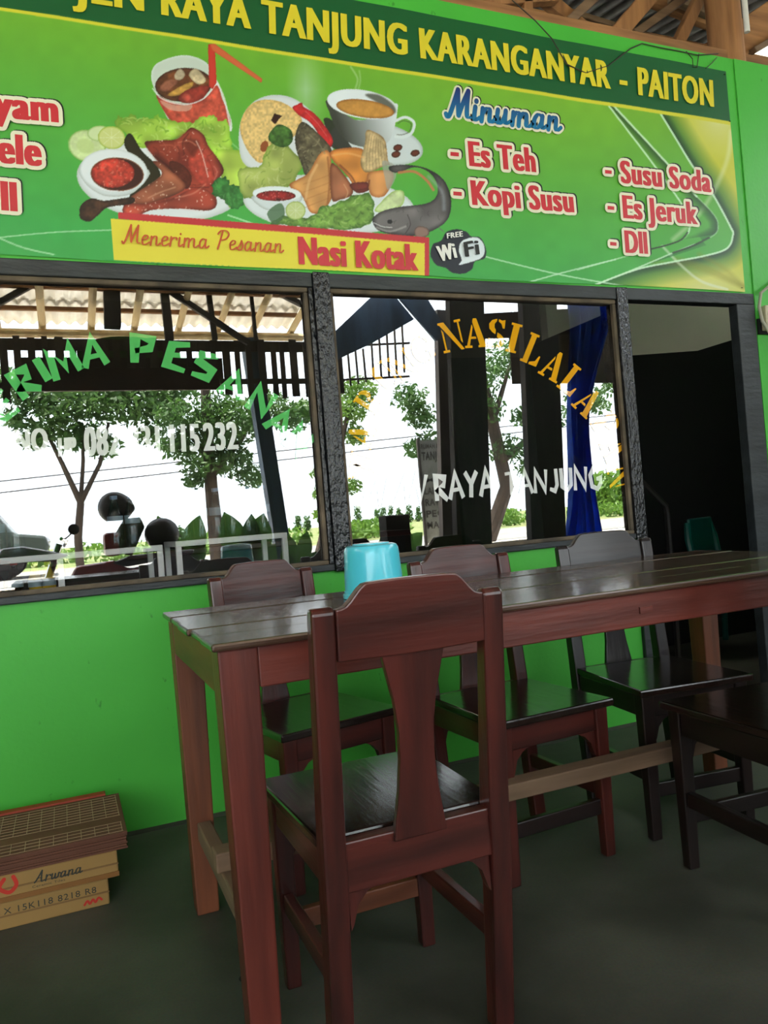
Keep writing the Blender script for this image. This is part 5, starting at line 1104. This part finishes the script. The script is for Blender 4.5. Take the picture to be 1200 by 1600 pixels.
# standing sign facing the road: from the house it shows its back, the print strikes through
ss_ = thing('standing_sign', 'tall grey fabric standing sign listing dishes, facing the road', 'sign', v3(S(672, 832, -5.5))[:2]+(0,))
a, b = S(653, 688, -5.5), S(692, 688, -5.5); X0, X1, ZT = a.x, b.x+.12, a.z
pmat('sign_fabric', srgb(150, 152, 146), .8, srgb(130, 132, 126)); flat('sign_ink', srgb(60, 58, 56), .8)
B().box((X0, -5.51, .66), (X1, -5.50, ZT)).build('fabric', 'sign_fabric', ss_)
for x in (X0, X1): B().box((x-.015, -5.52, 0), (x+.015, -5.49, ZT+.02)).build('frame_post', 'weathered_post', ss_)
for i, (s_, h_) in enumerate((('RUMAH MAKAN', .05), ('TANJUNG', .09), ('', .06), ('MIE', .06), ('LALAPAN', .075), ('RAWON', .075), ('PECEL', .075), ('MAKAN', .075))):
    if not s_: continue
    z = ZT-.10-i*.135; v, f = text_geo(s_, .03); x0, x1 = v[:, 0].min(), v[:, 0].max()
    wd = (X1-X0)*.86; mb = MB()
    for p in v: mb.v.append((X0+(X1-X0)*.07+(p[0]-x0)/(x1-x0)*wd, -5.4985, z+p[1]/CAP*h_))
    mb.f = list(f); mb.build('dish_lettering', 'sign_ink', ss_)
# banana-like plants in pots at the porch edge
def canna(label, px_, py_, Y_, leaves, grp):
    p = S(px_, py_, Y_); t = thing('potted_canna', label, 'plant', (p.x, Y_, 0), 0, grp)
    B().lathe([(.10, 0), (.14, .26), (.15, .27), (.15, .30), (.125, .30), (.12, .26), (.0001, .25)], 20, (p.x, Y_, 0)).build('pot', 'board_brown', t, smooth=True)
    for tx, ty, wd in leaves:
        tip = S(tx, ty, Y_+random.uniform(-.12, .12)); base = Vector((p.x, Y_, .26)); mid = base.lerp(tip, .45)+Vector(((p.x-tip.x)*.15, 0, .10)); mb = MB(); n = 12
        pts = [base*(1-u)**2+mid*2*u*(1-u)+tip*u*u for u in np.linspace(0, 1, n+1)]
        for i, q in enumerate(pts):
            u = i/n; w_ = .008 if u < .22 else 2.1*wd*math.sin(math.pi*min(1, (u-.22)/.78)**1.5)+.004
            d = (pts[min(i+1, n)]-pts[max(i-1, 0)]).normalized(); sd_ = d.cross(Vector((0, 1, 0))).normalized(); o_ = Vector((0, .25*w_, 0))
            mb.v += [tuple(q-sd_*w_+o_), tuple(q), tuple(q+sd_*w_+o_)]
        mb.f = [(3*i+j, 3*i+j+1, 3*i+j+4, 3*i+j+3) for i in range(n) for j in (0, 1)]; mb.build('leaf', 'leaf_green', t, smooth=True)
canna('potted plant with two broad leaves mirrored left of the stout tree', 280, 860, -4.75, [(246, 806, .05), (312, 805, .055), (270, 840, .05), (318, 838, .04)], 'potted plants along the porch edge')
canna('potted plant with tall broad leaves mirrored right of the stout tree', 383, 870, -4.42, [(350, 800, .06), (412, 802, .06), (393, 803, .045), (352, 860, .06), (430, 850, .05), (375, 860, .04)], 'potted plants along the porch edge')
canna('small potted plant mirrored near the window mullion', 462, 868, -4.45, [(480, 830, .035), (450, 835, .03), (495, 862, .03), (440, 860, .03)], 'potted plants along the porch edge')
canna('low potted plant mirrored in the lower left corner of the right window', 610, 850, -4.8, [(600, 828, .05), (640, 828, .05), (660, 832, .05), (620, 826, .04)], 'potted plants along the porch edge')
tag(B().box((2.9, -4.35, 0), (3.15, -4.15, 1.02)).build('loudspeaker', 'dark_cloth', bevel=.01), 'black box loudspeaker standing by the low potted plant', 'loudspeaker')
# motorcycle at the porch edge with a helmet on its tank
flat('bike_red', srgb(170, 30, 34), .3, coat=.4); flat('bike_dark', srgb(34, 36, 38), .45); flat('bike_silver', srgb(176, 180, 188), .3, coat=.3); flat('tyre', srgb(24, 24, 24), .8); flat('chrome', srgb(200, 200, 200), .15, metal=1); flat('olive_cloth', srgb(70, 78, 48), .9)
mc = thing('motorcycle', 'red and silver motorcycle parked at the porch edge behind the viewer', 'motorcycle', (.35, -4.3, 0)); Y = -4.3
def wheel(x, r):
    mb = MB(); n = 28
    ring = [(x+r*.86*math.cos(q), Y, r+r*.86*math.sin(q)) for q in np.linspace(0, 2*math.pi, n+1)]
    t = mb.tube(ring, r*.14, 8, cap=False).build('wheel', 'tyre', mc, smooth=True)
    for k_ in range(6):
        a_ = k_*math.pi/3; B().beam((x, Y, r), (x+r*.74*math.cos(a_), Y, r+r*.74*math.sin(a_)), .02, .02, up=(0, 1, 0)).build('spoke', 'bike_silver', t)
wheel(-.28, .30); wheel(.95, .30)
B().tube([(-.28, Y, .30), (-.16, Y, .62), (-.02, Y, 1.0)], .03, 8).build('fork', 'chrome', mc, smooth=True)
B().prism([(-.05, .55), (.10, .80), (.40, .82), (.52, .74), (1.05, .80), (1.10, .72), (.80, .55), (.60, .40), (.15, .40)], .20, frY(Y-.10)).build('body', 'bike_red', mc, bevel=.03)
B().prism([(.38, .80), (.50, .76), (1.05, .81), (1.08, .86), (.55, .85)], .24, frY(Y-.12)).build('seat', 'bike_dark', mc, bevel=.02)
B().prism([(-.52, .93), (-.44, 1.0), (-.30, 1.005), (-.10, .95), (.06, .90), (-.10, .86), (-.36, .88)], .22, frY(Y-.11)).build('front_cowl', 'bike_silver', mc, bevel=.03)
B().ball((-.44, Y, .93), .075, sc=(.8, 1.1, .9)).build('headlight', 'bike_red', mc, smooth=True)
B().tube([(0, Y-.32, 1.04), (.04, Y-.12, 1.02), (.02, Y, .98), (.04, Y+.12, 1.02), (0, Y+.32, 1.04)], .014, 8).build('handlebar', 'chrome', mc, smooth=True)
mr = B().tube([(.02, Y+.2, 1.03), (.06, Y+.2, 1.06), (.10, Y+.2, 1.10)], .006, 6).build('mirror', 'chrome', mc, smooth=True); B().ball((.10, Y+.2, 1.11), .045, sc=(1, .4, 1)).build('mirror_glass', 'bike_dark', mr, smooth=True)
B().box((.15, Y-.14, .36), (.55, Y+.14, .46)).build('engine', 'bike_dark', mc, bevel=.02)
B().tube([(.5, Y-.15, .35), (1.05, Y-.15, .42)], .04, 10).build('exhaust', 'chrome', mc, smooth=True)
B().tube([(.35, Y+.10, .40), (.30, Y+.30, .012)], .015, 6).build('kick_stand', 'bike_dark', mc)
hm = thing('crash_helmet', 'dark full face crash helmet resting on the motorcycle load', 'helmet', (.44, Y, 1.16))
hb = MB(); n, kk = 24, 14
for i in range(kk+1):
    th = math.pi*(.02+.80*i/kk)
    for j in range(n):
        ph = 2*math.pi*j/n; r = .135*math.sin(th); fx_ = 1.0+.18*max(0, math.cos(ph))*(1 if th > .9 else .6)
        hb.v.append((.44+r*math.cos(ph)*fx_, Y+r*math.sin(ph)*.92, 1.275+.135*math.cos(th)))
hb.f = [(i*n+j, i*n+(j+1) % n, (i+1)*n+(j+1) % n, (i+1)*n+j) for i in range(kk) for j in range(n)]+[tuple(range(n))[::-1], tuple(kk*n+j for j in range(n))]
hb.build('shell', 'bike_dark', hm, smooth=True)
B().prism([(.53, 1.33), (.60, 1.29), (.605, 1.24), (.56, 1.20), (.53, 1.24)], .20, frY(Y-.10)).build('visor', 'bike_dark', hm, bevel=.02)
lb = thing('rolled_jacket', 'olive green rolled jacket strapped on the motorcycle seat', 'jacket', (.56, Y, .87))
B().tube([(.48, Y, .87), (.52, Y, 1.0), (.58, Y, 1.10), (.66, Y, 1.13)], [.08, .105, .10, .05], 14).build('cloth_roll', 'olive_cloth', lb, smooth=True)
B().box((.33, Y-.08, .86), (.47, Y+.08, 1.06)).build('red_flap', 'bike_red', lb, bevel=.03)
tbx = thing('top_box', 'round black top box at the rear of the motorcycle', 'luggage box', (.82, Y, .87))
B().ball((.82, Y, 1.015), .15, 18, 10, (1, .95, .95)).build('shell', 'bike_dark', tbx, smooth=True); B().box((.66, Y-.1, .865), (.98, Y+.1, .90)).build('mount', 'bike_dark', tbx)
# pickup on the road
pk = thing('pickup_truck', 'dark green pickup truck standing on the road', 'truck', (-1.5, -13, .46)); flat('truck_paint', srgb(64, 74, 68), .3, coat=.3)
x1 = -.20
body = [(x1-4.3, .75), (x1-.1, .75), (x1, 1.0), (x1-.05, 1.18), (x1-.55, 1.26), (x1-1.0, 1.88), (x1-2.2, 1.90), (x1-2.35, 1.35), (x1-4.3, 1.35)]
B().prism(body, 1.6, frY(-13.8)).build('body', 'truck_paint', pk, bevel=.05)
for xa, xb, zb in ((x1-2.15, x1-1.50, x1-1.42), (x1-1.38, x1-.88, x1-1.12)): B().prism([(xa, 1.38), (xb, 1.38), (zb, 1.78), (xa, 1.78)], .012, frY(-12.20)).build('side_window', 'sign_fabric', pk)
for x in (x1-.75, x1-3.4):
    for yy_ in (-13.8, -12.42): B().prism([(x+.33*math.cos(q), .79+.33*math.sin(q)) for q in np.linspace(0, 2*math.pi, 24, endpoint=False)], .22, frY(yy_)).build('wheel', 'tyre', pk)
B().ball((x1-.06, -12.4, 1.08), .08).build('headlight', 'chrome', pk, smooth=True)
